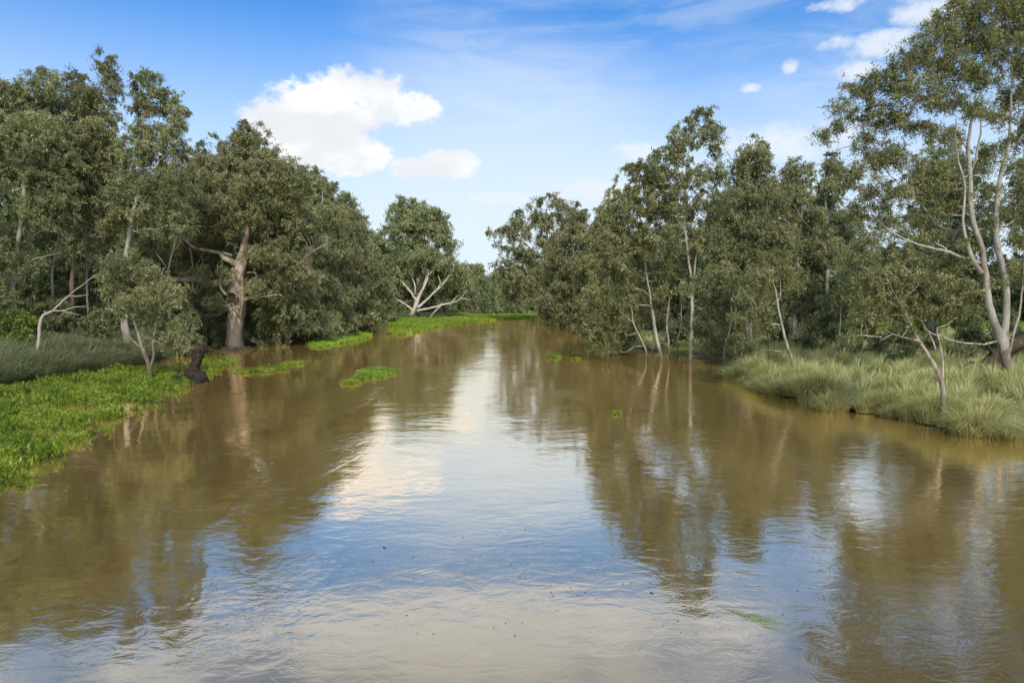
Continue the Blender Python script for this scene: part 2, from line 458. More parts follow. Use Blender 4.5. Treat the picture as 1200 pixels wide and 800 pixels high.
# ------------------------------------------------------------------ trees
def make_crown(clumps, D, g, dens=1.0, sub_r=None, droop=0.8, leafscale=1.0, gap=0.0):
    """clumps: list of (centre xyz, rx, ry(depth), rz). Returns sub-clump centres and the leaf geometry."""
    rs = sub_r or max(0.36, 0.0092 * D)
    L = max(0.125, 0.0037 * D) * leafscale
    subs = []
    for (c, rx, ry, rz) in clumps:
        vol = (rx * ry * rz) ** (1 / 3)
        n = max(4, int(dens * 4.4 * (vol / rs) ** 2.1))
        d = unit(g.normal(size=(n, 3))); r = g.random(n) ** 0.42 * (1 + 0.4 * g.random(n) ** 3)
        p = d * r[:, None] * np.array([rx, ry, rz]) + c
        keep = (d[:, 2] > -0.75) | (g.random(n) < 0.4)
        subs.append(p[keep])
    subs = np.vstack(subs)
    if gap > 0: subs = subs[g.random(len(subs)) > gap]
    nl = int(165 * min(1.5, (rs / 0.46) ** 0.3))
    n = len(subs)
    srad = rs * g.uniform(0.6, 1.35, n)
    idx = np.repeat(np.arange(n), nl)
    # sprays: leaves gathered on a few drooping twigs in each sub-clump
    K = 7
    tw = unit(g.normal(size=(n, K, 3)) + np.array([0, 0, 0.15])) * srad[:, None, None] * g.uniform(0.5, 1.6, (n, K, 1))
    k = g.integers(0, K, len(idx)); t = g.random(len(idx)) ** 0.7
    v = tw[idx, k] * t[:, None]
    v[:, 2] -= (t ** 2) * srad[idx] * 0.7 * droop
    C = subs[idx] + v + g.normal(0, 1, (len(idx), 3)) * (srad[idx] * 0.15)[:, None]
    T = g.normal(size=(len(idx), 3)) * 0.75 + np.array([0.1, 0, -droop])
    Ls = L * g.uniform(0.5, 1.45, len(idx)); Ws = Ls * g.uniform(0.20, 0.34, len(idx))
    V, Qd = leaf_quads(C, T, Ls, Ws, g)
    base = g.random(n) * 0.5
    tint = np.clip(base[idx] + g.random(len(idx)) * 0.5, 0, 1)
    return subs, V, Qd, tint


def tree(name, label, cat, base, trunk, limbs, clumps, leaf='gum', bark='bark_pale', group=None, seed=1, dens=1.0, D=None,
         droop=0.8, gap=0.0, sub_r=None, leafscale=1.0, branch_r=0.05, lump=0.10):
    """base xyz; trunk: list of stems; each stem = Nx4 (xyz r); limbs the same, each its own part."""
    g = np.random.default_rng(seed)
    D = D or base[1]
    root = empty(name, base); tag(root, label, cat, group)
    b0 = np.array(base)
    stems = [smooth_path(s_, 0.45) for s_ in trunk]
    nodes = []
    gt = Geo()
    for s_ in stems:
        p = s_[:, :3].copy(); p += np.cumsum(g.normal(0, 0.018, p.shape), axis=0) * np.array([1, 1, 0.2]) * np.minimum(1, np.arange(len(p)) / 6)[:, None]
        s_[:, :3] = p
        gt.tube(p - b0, s_[:, 3], (10 if lump < 0.15 else 26) if D < 80 else 7, lump, g); nodes.append(s_)
    obj('trunk', gt.mesh('trunk', M[bark]), root)
    for l in limbs:
        l = smooth_path(l, 0.35)
        l[:, :3] += np.cumsum(g.normal(0, 0.03, (len(l), 3)), axis=0)
        gl = Geo(); gl.tube(l[:, :3] - b0, l[:, 3], 7, 0.08, g); obj('limb', gl.mesh('limb', M[bark]), root)
        nodes.append(l)
    if not clumps: return root
    subs, V, Qd, tint = make_crown(clumps, D, g, dens, sub_r, droop, leafscale, gap)
    N = np.vstack([n_[:, :4] for n_ in nodes])
    gb_ = Geo()

    def grow(target, r_end, nmid, sides, wig, rmax):
        nonlocal N
        d = N[:, :3] - target
        cost = np.linalg.norm(d, axis=1) + np.maximum(0, d[:, 2]) * 2.5 - np.minimum(N[:, 3], 0.1) * 2
        q = int(np.argmin(cost)); st = N[q, :3]; r0 = min(N[q, 3] * 0.75, rmax)
        ln = np.linalg.norm(target - st)
        t = np.linspace(0, 1, nmid + 2)[:, None]
        p = st * (1 - t) + target * t
        p[:, 2] += (np.sin(t[:, 0] * math.pi) * -0.10 * ln)
        p[1:-1] += g.normal(0, wig * ln, (nmid, 3))
        rr = np.linspace(r0, r_end, nmid + 2)
        gb_.tube(p, rr, sides)
        N = np.vstack([N, np.hstack([p[1:], rr[1:, None]])])
    order = sorted(range(len(clumps)), key=lambda a: clumps[a][0][2])
    for a in order:
        c, rx, ry, rz = clumps[a]
        grow(np.array(c) + [0, 0, -0.35 * rz], 0.02 + 0.0002 * D, 4, 6, 0.07, branch_r + 0.02 * rx)
    for s_ in subs[g.permutation(len(subs))]:
        grow(s_, 0.007 + 0.00008 * D, 2, 4, 0.06, 0.018 + 0.0004 * D)
    if gb_.V:
        gb_.V = [v - b0 for v in gb_.V]
        obj('branches', gb_.mesh('branches', M[bark]), root)
    obj('crown', mesh('crown', V - b0, Qd, M[leaf], tint), root)
    return root


def stem_px(D, pts, dy=0.0):
    """stem given in photo positions at distance D: (px, py, radius m[, dy])"""
    out = []
    for p in pts:
        q = P(p[0], p[1], D + (p[3] if len(p) > 3 else 0) + dy); out.append([*q, p[2]])
    return out


def clump_px(D, lst, g, k0=1.12):
    out = []
    for c in lst:
        px, py, rx, ry = c[:4]; dy = c[4] if len(c) > 4 else g.uniform(-0.6, 0.6) * rx * D / F
        k = D / F * k0
        out.append((P(px, py, D + dy), rx * k, 0.5 * (rx + ry) * k * 1.1, ry * k))
    return out


def auto_clumps(b, h, hw, bot, g, n=13, top=1.0):
    """clumps filling a domed crown between bot and h (metres above base), half width hw"""
    out = []
    for q in range(n):
        t = (q + g.random()) / n
        w = hw * (0.55 + 0.6 * math.sin(math.pi * min(1, t * 0.9 + 0.12)) - 0.62 * t ** 3)
        a = q * 2.4 + g.uniform(-0.4, 0.4); rr = w * g.uniform(0.35, 0.8) * (1 if t < 0.88 else 0.35)
        cr = hw * g.uniform(0.42, 0.62) * (1 - 0.35 * t)
        z = bot + (h - bot - cr * 0.6) * t
        out.append((np.array([b[0] + math.cos(a) * rr, b[1] + math.sin(a) * rr, b[2] + z]), cr * 1.1, cr * 1.1, cr * g.uniform(0.75, 1.0)))
    return out


def auto_tree(name, label, cat, px, D, top_py, hw_px, bot=0.25, group=None, seed=1, leaf='gum', bark='bark_grey', dens=1.0, n=16, r=None, lean=0.0, stems=1, gap=0.1, **kw):
    g = np.random.default_rng(seed + 1000)
    x = P(px, 345, D)[0]; b = np.array([x, D, gz1(x, D) - 0.08])
    h = P(px, top_py, D)[2] - b[2]; hw = hw_px * D / F
    r = r or 0.012 * h + 0.02
    tr = []
    for s_ in range(stems):
        a = g.uniform(0, 6.28); off = 0.12 * hw * (stems > 1)
        pts = []
        for t in (0, 0.12, 0.3, 0.5, 0.7, 0.88):
            pts.append([b[0] + lean * h * t ** 1.3 + math.cos(a) * (off * (0.15 + 3 * t)) + g.normal(0, 0.012 * h) * (t > 0), b[1] + math.sin(a) * off * (0.15 + 2 * t) + g.normal(0, 0.012 * h) * (t > 0), b[2] + h * t, r * (1.25 if t == 0 else 1 - 0.88 * t)])
        tr.append(pts)
    bl = np.array([b[0] + lean * h * 0.6, b[1], b[2]])
    cl = auto_clumps(bl, h, hw, bot * h, g, n)
    return tree(name, label, cat, b, tr, [], cl, leaf, bark, group, seed, dens, D, gap=gap, **kw)


def base_at(px, D, dip=0.08):
    x = P(px, 345, D)[0]
    return np.array([x, D, gz1(x, D) - dip])


def base_wet(px, py):
    """a foot standing in the flood water; starts at the bed"""
    q = G(px, py); return np.array([q[0], q[1], gz1(q[0], q[1]) - 0.05])


# ================= LEFT BANK
LB = 'river gums crowding the left bank'
g0 = np.random.default_rng(3)
# far left, pale trunk with an open window of sky in its crown
D = 50; b = base_at(14, D)
tree('gum_tree', 'tall gum with pale grey trunk at the left edge', 'tree', b,
     [[[*b, 0.30]] + stem_px(D, [(16, 350, 0.2), (15, 320, 0.18), (22, 285, 0.16), (27, 240, 0.14), (30, 190, 0.1), (34, 140, 0.05)])],
     [stem_px(D, [(18, 322, 0.07), (40, 305, 0.05), (72, 298, 0.03, -1)]), stem_px(D, [(24, 285, 0.08), (38, 275, 0.06), (62, 268, 0.03, -1)]),
      stem_px(D, [(20, 345, 0.06), (5, 330, 0.05), (-12, 300, 0.03)])],
     clump_px(D, [(-45, 110, 34, 30), (0, 112, 26, 24), (24, 122, 22, 22), (40, 108, 15, 16), (52, 98, 14, 15), (8, 150, 34, 26), (-45, 165, 40, 34), (48, 158, 30, 26), (22, 192, 28, 22), (-15, 205, 20, 24), (60, 200, 26, 26), (-50, 240, 34, 34), (60, 245, 26, 22), (-10, 290, 22, 18)], g0),
     'gum', 'bark_pale', LB, 11, dens=1.0)
D = 53; b = base_at(84, D)
tree('gum_tree', 'grey-green gum with thin brown trunk and a finger-like topmost spray of leaves', 'tree', b,
     [[[*b, 0.22]] + stem_px(D, [(84, 350, 0.16), (85, 300, 0.14), (90, 230, 0.12), (98, 160, 0.08), (118, 105, 0.04), (124, 75, 0.02)])],
     [stem_px(D, [(90, 240, 0.08), (70, 200, 0.06), (62, 150, 0.03)])],
     clump_px(D, [(122, 74, 8, 9), (128, 88, 9, 12), (130, 104, 9, 14), (92, 92, 11, 11), (88, 112, 20, 18), (108, 122, 18, 18), (70, 125, 17, 16), (84, 150, 28, 24), (115, 150, 22, 24), (60, 160, 24, 22), (100, 190, 34, 28), (132, 185, 22, 22), (78, 225, 30, 26), (118, 235, 32, 26)], g0),
     'gum', 'bark_brown', LB, 12)
D = 51; b = base_at(150, D)
tree('gum_tree', 'slender gum with smooth pale trunk rising above the left wood to an open rounded top', 'tree', b,
     [[[*b, 0.30]] + stem_px(D, [(140, 350, 0.2), (144, 300, 0.17), (152, 258, 0.14), (162, 205, 0.11), (164, 160, 0.06), (165, 112, 0.03)])],
     [stem_px(D, [(162, 215, 0.07), (172, 190, 0.05), (180, 165, 0.03), (190, 130, 0.02)]), stem_px(D, [(165, 205, 0.05), (180, 195, 0.04), (195, 185, 0.02)]),
      stem_px(D, [(152, 258, 0.06), (168, 235, 0.04), (182, 215, 0.02)])],
     clump_px(D, [(168, 95, 11, 9), (180, 93, 11, 9), (164, 114, 9, 10), (188, 112, 13, 10), (178, 128, 16, 8), (200, 122, 13, 11), (207, 138, 11, 14), (158, 127, 10, 6), (205, 156, 9, 10), (180, 152, 20, 14), (190, 172, 24, 18), (158, 178, 14, 22), (150, 225, 24, 22), (190, 215, 28, 24), (176, 250, 26, 22), (205, 255, 22, 22)], g0),
     'gum', 'bark_pale', LB, 13, dens=0.95)
auto_tree('gum_tree', 'brownish-olive gum with dense rounded crown between the slender gum and the hollow giant', 'tree', 234, 67, 163, 42, 0.22, LB, 14, 'gum_olive', 'bark_grey', n=16)
auto_tree('gum_tree', 'bushy dark gum mostly out of frame at the left edge', 'tree', -75, 46, 60, 70, 0.15, LB, 15, 'gum', 'bark_grey', n=16)
# the hollow giant
D = 62; b = base_at(275, D)
hol = tree('hollow_gum_tree', 'massive old gum with twisted dark lower trunk, cream upper wood and a round black hollow', 'tree', b,
     [[[*b, 1.05]] + stem_px(D, [(275, 400, 0.83), (276, 385, 0.73), (277, 362, 0.73), (275, 340, 0.75), (277, 322, 0.67), (281, 305, 0.50), (284, 290, 0.33), (287, 272, 0.21), (289, 255, 0.10)])],
     [stem_px(D, [(276, 330, 0.36), (262, 332, 0.34, -.2), (250, 331, 0.34, -1), (235, 327, 0.31, -1.5), (212, 327, 0.24, -2), (196, 326, 0.16, -3), (184, 321, 0.09, -3)]),
      stem_px(D, [(280, 312, 0.36), (271, 307, 0.31, -.5), (262, 302, 0.25, -.8), (258, 297, 0.15, -1)]),
      stem_px(D, [(272, 300, 0.15, -.5), (242, 294, 0.15, -.8), (230, 292, 0.13, -1), (219, 284, 0.11, -1.5), (211, 272, 0.08, -1.5), (206, 264, 0.04, -1.5)]),
      stem_px(D, [(283, 345, 0.21), (288, 338, 0.16, -.6), (296, 328, 0.13, -.6), (302, 324, 0.11, -.6), (300, 318, 0.09, -.6), (290, 316, 0.05, -.6)]),
      stem_px(D, [(302, 324, 0.08, -.6), (318, 320, 0.06, -.8), (332, 312, 0.03, -1)]),
      stem_px(D, [(266, 345, 0.15, -1), (258, 338, 0.12, -1.2), (256, 326, 0.09, -1.2), (252, 310, 0.04, -1.2)]),
      stem_px(D, [(284, 352, 0.22, -.8), (290, 348, 0.15, -1), (306, 347, 0.10, -1), (330, 345, 0.05, -1.5)]),
      stem_px(D, [(281, 368, 0.16, -.9), (283, 350, 0.15, -1.0), (282, 330, 0.09, -.8)])],
     clump_px(D, [(290, 160, 14, 14), (276, 180, 22, 18), (300, 172, 18, 16), (318, 190, 20, 16), (256, 196, 22, 20), (286, 205, 32, 22), (322, 218, 26, 24), (346, 215, 20, 18), (256, 232, 34, 26), (296, 240, 36, 26), (336, 252, 28, 24), (222, 255, 24, 22), (310, 275, 18, 12, 3), (330, 292, 26, 20), (228, 280, 16, 10, 3.5), (262, 262, 22, 14), (345, 320, 20, 16), (318, 322, 10, 8), (212, 350, 20, 12, 3), (208, 308, 20, 10, 2.5), (240, 345, 14, 12, 1.5), (310, 300, 14, 10, -2), (318, 345, 18, 12, 1), (254, 352, 10, 9, -2), (300, 336, 10, 9, -2), (262, 318, 8, 6, -2), (296, 300, 10, 8, -1.5), (236, 322, 12, 7, -2)], g0),
     'gum_olive', 'bark_old', LB, 16, dens=1.05, branch_r=0.12, lump=0.2)
# black hollow: a round dished mouth on the front of the trunk with a torn rim
hp = P(277, 348, D) - np.array([0, 1.16, 0]) - b
gh = Geo(); a = np.linspace(0, 2 * math.pi, 18, endpoint=False)
rings = []
for (rr, dy) in ((0.52, 0.30), (0.50, 0.06), (0.45, -0.06), (0.41, 0.08), (0.24, 0.16), (0.02, 0.20)):
    w = rr * (1 + 0.06 * np.sin(3 * a + 1))
    rings.append(np.stack([np.cos(a) * w, np.full(18, dy), np.sin(a) * w * 0.92], -1) + hp)
V = np.concatenate(rings); i = np.arange(5)[:, None] * 18; j = np.arange(18)[None]; k = (j + 1) % 18
Qh = np.stack([i + j, i + k, i + k + 18, i + j + 18], -1).reshape(-1, 4)
obj('rim', mesh('rim', V, Qh[:36], M['bark_old'], smooth=True), hol)
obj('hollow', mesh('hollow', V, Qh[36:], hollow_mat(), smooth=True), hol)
gr_ = Geo(); g = np.random.default_rng(5)
for q in range(16):
    a_ = q / 16 * 6.28 + g.uniform(-.2, .2); ln = g.uniform(1.6, 3.4)
    t = np.linspace(0, 1, 6)
    p = np.stack([np.cos(a_ + 0.3 * t) * (0.9 + ln * t), np.sin(a_ + 0.3 * t) * (0.9 + ln * t), 0.75 * (1 - t) ** 2 - 0.35 * t + g.normal(0, 0.05, 6)], -1)
    gr_.tube(p, np.linspace(0.32, 0.06, 6), 6, 0.1, g)
obj('roots', gr_.mesh('roots', M['bark_brown']), hol)

for k, (px, D, top, hw, leaf, lab) in enumerate([
    (338, 68, 186, 46, 'gum', 'rounded grey-green gum just right of the hollow giant'),
    (366, 74, 196, 44, 'gum_olive', 'shaggy gum between the rounded grey-green gum and the full olive gum'),
    (402, 88, 226, 40, 'gum', 'grey-green gum of even slope right of the full olive gum'),
    (384, 80, 205, 38, 'gum_olive', 'full olive gum in the sloping left treeline, second right of the hollow giant'),
    (418, 96, 243, 32, 'gum', 'mid-sized gum low on the sloping end of the left treeline'),
    (446, 118, 266, 24, 'gum_dark', 'small dark gum ending the left treeline beside the tall round-topped tree')]):
    auto_tree('gum_tree', lab, 'tree', px, D, top, hw, 0.14, LB, 20 + k, leaf, 'bark_pale', n=18, stems=1 + (k % 2))
BK = 'dim trees packed behind the left bank'
LAB_BK = ['dim gum close behind the pale-trunked gum at the left edge', 'dim gum close behind the gum with the finger-like top', 'dim gum close behind the slender open-topped gum', 'dim gum close behind the hollow giant', 'dim gum close behind the rounded gum right of the hollow giant', 'dim gum close behind the full olive gum of the sloping treeline', 'dim low gum at the far end of the left wood, beside the white gum', 'dim gum behind the bushy gum on the left frame edge', 'dim gum deep in the wood behind the slender open-topped gum', 'dim gum deep in the wood between the edge gum and the finger-topped gum', 'dim gum deep in the wood behind the brownish-olive gum', "dim gum deep in the wood off the hollow giant's right shoulder", 'dim gum deep in the wood behind the full olive gum', 'dim gum deep in the wood behind the last mid-sized gum of the slope']
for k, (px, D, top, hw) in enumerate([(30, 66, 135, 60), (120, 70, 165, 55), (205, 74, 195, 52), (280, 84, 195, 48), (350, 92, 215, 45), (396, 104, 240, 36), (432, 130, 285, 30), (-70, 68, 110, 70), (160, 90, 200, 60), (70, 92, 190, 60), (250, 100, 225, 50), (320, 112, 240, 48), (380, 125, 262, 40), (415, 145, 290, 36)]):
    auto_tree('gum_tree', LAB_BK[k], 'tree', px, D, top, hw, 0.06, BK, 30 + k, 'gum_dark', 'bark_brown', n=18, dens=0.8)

# undergrowth below the left trees
def bush(name, label, cat, px, D, top_py, hw_px, leaf, seed, group=None, bark='bark_brown', dens=1.0, n=9, **kw):
    g = np.random.default_rng(seed + 500)
    b = base_at(px, D); h = P(px, top_py, D)[2] - b[2]; hw = hw_px * D / F
    tr = []
    for q in range(4):
        a = q * 1.6 + g.uniform(0, 1)
        tr.append([[b[0], b[1], b[2], 0.07]] + [[b[0] + math.cos(a) * hw * 0.5 * t, b[1] + math.sin(a) * hw * 0.5 * t, b[2] + h * t * 0.8, 0.06 * (1 - 0.8 * t)] for t in (0.3, 0.6, 1.0)])
    cl = []
    for q in range(n):
        a = q * 2.4; t = (q + .5) / n; rr = hw * 0.62 * math.sqrt(1 - t * 0.7) * g.uniform(0.5, 1)
        cr = hw * g.uniform(0.32, 0.45)
        cl.append((np.array([b[0] + math.cos(a) * rr, b[1] + math.sin(a) * rr, b[2] + max(cr * 0.5, (h - cr * 0.7) * t)]), cr, cr, cr * 0.8))
    return tree(name, label, cat, b, tr, [], cl, leaf, bark, group, seed, dens, D, branch_r=0.02, **kw)


for k, (px, D, ty, dx, rr, lab) in enumerate([
    (60, 57, 250, 8, 0.10, 'slim pale stem in the dark between the edge gum and the slender gum'),
    (104, 60, 262, -5, 0.09, 'thin pale stem just left of the slender open-topped gum'),
    (126, 54, 270, 4, 0.08, 'thin reddish stem right beside the slender open-topped gum'),
    (196, 60, 255, 10, 0.10, 'slim pale stem left of the hollow giant, above the small forked tree'),
    (228, 64, 262, -8, 0.11, 'slim grey stem just left of the hollow giant'),
    (312, 71, 258, 9, 0.10, 'slim pale stem just right of the hollow giant'),
    (360, 71, 270, 8, 0.11, 'leaning pale stem over the shore, right of the dead grey twigs')]):
    b = base_at(px, D); g = np.random.default_rng(700 + k)
    tree('young_gum_tree', lab, 'tree', b, [[[*b, rr * 1.3]] + stem_px(D, [(px + dx * .3, 350, rr), (px + dx * .2, 315, rr * .85), (px + dx, 280, rr * .65), (px + dx * 1.5, ty, rr * .35)])],
         [stem_px(D, [(px + dx * .3, 318, rr * .5), (px - dx, 300, rr * .4), (px - 2 * dx, 288, rr * .2)]), stem_px(D, [(px + dx * .7, 295, rr * .5), (px + dx * 2, 280, rr * .35), (px + dx * 3, 262, rr * .2)])],
         clump_px(D, [(px + dx * 1.5, ty, 18, 13), (px + dx * 3, 258, 13, 10), (px - 2 * dx, 284, 12, 8)], g), 'gum', 'bark_pale' if k != 2 else 'bark_brown', LB, 700 + k)

UB = 'shrubs below the left bank trees'
LAB_UB = ['bright green shrub under the gums at the left edge', 'dark shrub behind the bleached slanting branch', 'dark shrub left of the small forked tree, above the sedge', 'dark shrub between the small forked tree and the hollow giant', 'dark shrub at the left foot of the hollow giant', 'dark shrub at the right foot of the hollow giant', 'dark shrub above the shore, second right of the hollow giant', 'dull shrub beside the narrow far weed mat', 'dark shrub above the right end of the narrow weed mat', 'small dark shrub just left of the white gum', 'dark shrub cut by the left frame edge', 'dark shrub deeper in, right behind the hollow giant', 'dark shrub in the gloom behind the small forked tree', 'dark shrub in the gloom right of the small forked tree', 'dark shrub deeper in above the narrow far weed mat']
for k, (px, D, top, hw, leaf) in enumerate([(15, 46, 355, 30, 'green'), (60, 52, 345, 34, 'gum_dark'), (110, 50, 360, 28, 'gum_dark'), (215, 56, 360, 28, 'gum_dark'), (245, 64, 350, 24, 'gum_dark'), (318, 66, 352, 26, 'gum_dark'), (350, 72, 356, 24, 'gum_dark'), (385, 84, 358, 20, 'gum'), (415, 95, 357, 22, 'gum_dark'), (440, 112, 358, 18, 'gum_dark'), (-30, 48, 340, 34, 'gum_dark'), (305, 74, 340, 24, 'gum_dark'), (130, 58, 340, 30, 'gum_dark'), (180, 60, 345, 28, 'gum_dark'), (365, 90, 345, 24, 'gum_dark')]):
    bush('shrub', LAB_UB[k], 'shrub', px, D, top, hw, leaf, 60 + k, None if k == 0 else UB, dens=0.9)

# small leaning wattle in front, its feet in the weeds
D = 37; b = base_wet(172, 447); D = b[1]
tree('wattle_tree', 'small forked tree with bushy drooping crown rising from the bright weeds', 'tree', b,
     [[[*b, 0.16]] + stem_px(D, [(175, 440, 0.14), (172, 425, 0.12), (164, 405, 0.10), (160, 388, 0.07), (154, 368, 0.04), (152, 345, 0.02)]),
      stem_px(D, [(175, 436, 0.10), (180, 415, 0.07), (178, 398, 0.05), (186, 370, 0.03)]),
      stem_px(D, [(166, 408, 0.06), (155, 398, 0.05), (146, 385, 0.04), (141, 370, 0.02)])], [],
     clump_px(D, [(150, 312, 22, 14), (172, 322, 22, 14), (134, 325, 14, 12), (196, 338, 16, 11), (146, 340, 22, 13), (176, 348, 22, 12), (208, 352, 13, 9), (150, 362, 16, 10), (196, 374, 16, 12), (204, 392, 14, 12), (182, 392, 14, 10)], g0),
     'gum', 'bark_grey', None, 90, dens=1.25, sub_r=0.4)

# bleached fallen branch leaning out over the grasses, left
def sticks(name, label, cat, paths, mat, group=None, parts=('limb', 'twig'), lump=0.08):
    b = np.array(paths[0][0][:3]); r_ = empty(name, b); tag(r_, label, cat, group)
    for q, p in enumerate(paths):
        s_ = smooth_path(p, 0.25); s_[:, :3] += np.random.default_rng(q).normal(0, 0.012, (len(s_), 3))
        gg = Geo(); gg.tube(s_[:, :3] - b, s_[:, 3], 7, lump); obj(parts[0] if q == 0 else parts[1], gg.mesh(parts[0], mat), r_)
    return r_


D = 43; q0 = base_at(40, D)
sticks('dead_branch', 'bleached bare branch slanting up and right above the left grasses', 'branch',
       [[[*q0, 0.10]] + stem_px(D, [(48, 375, 0.09), (62, 364, 0.07), (80, 347, 0.05), (98, 333, 0.035), (112, 322, 0.015)]),
        stem_px(D, [(62, 364, 0.05), (74, 364, 0.035), (86, 360, 0.03), (103, 359, 0.012)]),
        stem_px(D, [(80, 347, 0.03), (92, 347, 0.025), (104, 345, 0.01)]),
        stem_px(D, [(74, 364, 0.02), (84, 367, 0.02), (94, 369, 0.01)])], M['dead'])
# dead twiggy crown in the left wood
D = 64
sticks('dead_branch', 'spray of bare grey twigs caught in the left treeline', 'branch',
       [stem_px(D, [(338, 330, 0.09), (352, 310, 0.07, -2), (368, 294, 0.05, -4), (395, 280, 0.02, -5)])] +
       [stem_px(D, [(352 + 4 * q, 308 - 3.5 * q, 0.035, -3), (357 + 3 * q + 4, 292 - 3 * q, 0.02, -4.5), (352 + 6 * q, 272 + 1.5 * q, 0.008, -5)]) for q in range(7)], M['dead'])

# burnt stump
sb = G(228, 448); D = sb[1]; sb[2] = -0.3
st = empty('tree_stump', sb); tag(st, 'dark rotted stump leaning at the edge of the left weeds', 'stump')
gg = Geo(); g = np.random.default_rng(9)
pts = smooth_path([[*sb, 0.78]] + stem_px(D, [(228, 443, 0.58), (226, 436, 0.42), (230, 424, 0.27), (233, 415, 0.30), (235, 409, 0.33), (234, 407, 0.2)]), 0.12)
gg.tube(pts[:, :3] - sb, pts[:, 3], 18, 0.38, g)
top = pts[-3, :3] - sb
for q in range(9):
    a = q * 0.7; p0 = top + np.array([math.cos(a) * 0.24, math.sin(a) * 0.24, -0.12]); ln = g.uniform(0.12, 0.4)
    gg.tube(np.array([p0, p0 + [0.03, 0, ln * .6], p0 + [g.normal(0, .05), 0, ln]]), [0.10, 0.06, 0.01], 5, 0.2, g)
obj('stump_body', gg.mesh('stump_body', M['root']), st)
for pp in ([(222, 446, 0.25), (212, 444, 0.2, -.3), (203, 443, 0.16, -.3), (197, 449, 0.1, -.3)], [(233, 446, 0.3), (238, 445, 0.22), (243, 449, 0.1)], [(235, 412, 0.14), (238, 406, 0.10), (239, 401, 0.02)]):
    l = smooth_path(stem_px(D, pp), 0.15); gg = Geo(); gg.tube(l[:, :3] - sb, l[:, 3], 8, 0.15, g); obj('root', gg.mesh('root', M['root']), st)

# ================= FAR BEND
D = 142; b = base_at(481, D)
tree('white_gum_tree', 'low spreading gum with bare bone-white limbs on the far green bank', 'tree', b,
     [[[*b, 0.62]] + stem_px(D, [(484, 366, 0.50), (488, 356, 0.46), (491, 348, 0.37), (496, 338, 0.25), (502, 325, 0.15)])],
     [stem_px(D, [(484, 364, 0.26), (476, 357, 0.21), (465, 351, 0.19), (454, 346, 0.15), (450, 338, 0.10)]),
      stem_px(D, [(454, 346, 0.12), (446, 346, 0.10), (438, 341, 0.06)]),
      stem_px(D, [(489, 353, 0.31), (482, 343, 0.21), (474, 334, 0.19), (466, 326, 0.15), (458, 328, 0.11), (452, 322, 0.06)]),
      stem_px(D, [(486, 345, 0.15), (486, 333, 0.12), (482, 322, 0.07)]),
      stem_px(D, [(490, 360, 0.31), (500, 352, 0.25), (510, 342, 0.21), (520, 333, 0.15), (528, 322, 0.08)]),
      stem_px(D, [(489, 364, 0.26), (505, 361, 0.22), (520, 357, 0.20), (534, 354, 0.17), (541, 351, 0.10), (550, 354, 0.05)]),
      stem_px(D, [(510, 342, 0.16), (516, 332, 0.12), (514, 322, 0.06)]),
      stem_px(D, [(466, 328, 0.14), (470, 320, 0.1), (466, 312, 0.05)]),
      stem_px(D, [(496, 338, 0.18), (500, 326, 0.13), (508, 318, 0.06)]),
      stem_px(D, [(534, 354, 0.12), (542, 347, 0.08), (548, 340, 0.04)]),
      stem_px(D, [(504, 372, 0.19), (510, 364, 0.14), (518, 357, 0.07)])],
     clump_px(D, [(462, 310, 15, 10, 2), (480, 305, 16, 10, 2), (500, 300, 17, 10, 2), (520, 306, 17, 10, 2), (537, 318, 14, 9, 2), (470, 322, 14, 7, 3), (500, 318, 16, 7, 3), (524, 327, 14, 7, 3), (545, 335, 10, 8, 3), (485, 335, 14, 5, 4), (515, 340, 12, 5, 4), (535, 343, 10, 5, 4), (465, 337, 10, 5, 4), (452, 325, 9, 8, 3)], g0),
     'gum', 'bark_white', None, 101, dens=1.0, branch_r=0.14)
D = 160; b = base_at(490, D)
tree('gum_tree', 'tall round-topped gum standing alone against the sky at the river bend', 'tree', b,
     [[[*b, 0.6]] + stem_px(D, [(490, 340, 0.5), (490, 315, 0.4), (490, 290, 0.3), (492, 262, 0.12)])], [],
     clump_px(D, [(478, 250, 15, 13), (496, 247, 15, 13), (512, 258, 13, 13), (468, 264, 13, 14), (488, 265, 20, 14), (515, 274, 13, 12), (470, 284, 12, 11), (524, 287, 9, 9), (498, 286, 16, 9), (466, 302, 12, 10), (482, 298, 14, 9), (510, 302, 13, 9), (528, 304, 6, 5), (495, 315, 24, 9)], g0),
     'gum', 'bark_grey', None, 102, dens=1.15)
FB = 'trees closing the river bend'
LAB_FB = ['dark distant tree left behind the white gum', 'dark distant tree behind the left limbs of the white gum', 'dark distant tree behind the right limbs of the white gum', 'dark distant tree just right of the white gum', 'distant grey-green tree left of the sky gap over the bend', 'low distant olive tree in the middle of the sky gap over the bend', 'distant grey-green tree right of the sky gap over the bend', 'distant olive tree behind the flat-topped gum', 'dark distant tree left of the tall round-topped gum', 'dark distant tree behind the broad gum of the right bank']
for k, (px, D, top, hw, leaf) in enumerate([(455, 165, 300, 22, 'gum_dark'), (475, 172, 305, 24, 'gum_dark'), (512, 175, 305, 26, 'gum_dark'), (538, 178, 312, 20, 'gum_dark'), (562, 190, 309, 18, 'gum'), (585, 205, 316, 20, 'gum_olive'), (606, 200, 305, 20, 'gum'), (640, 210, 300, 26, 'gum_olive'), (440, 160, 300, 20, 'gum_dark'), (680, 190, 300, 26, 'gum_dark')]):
    auto_tree('bend_tree', LAB_FB[k], 'tree', px, D, top, hw, 0.03, FB, 110 + k, leaf, 'bark_brown', n=15, dens=0.9)
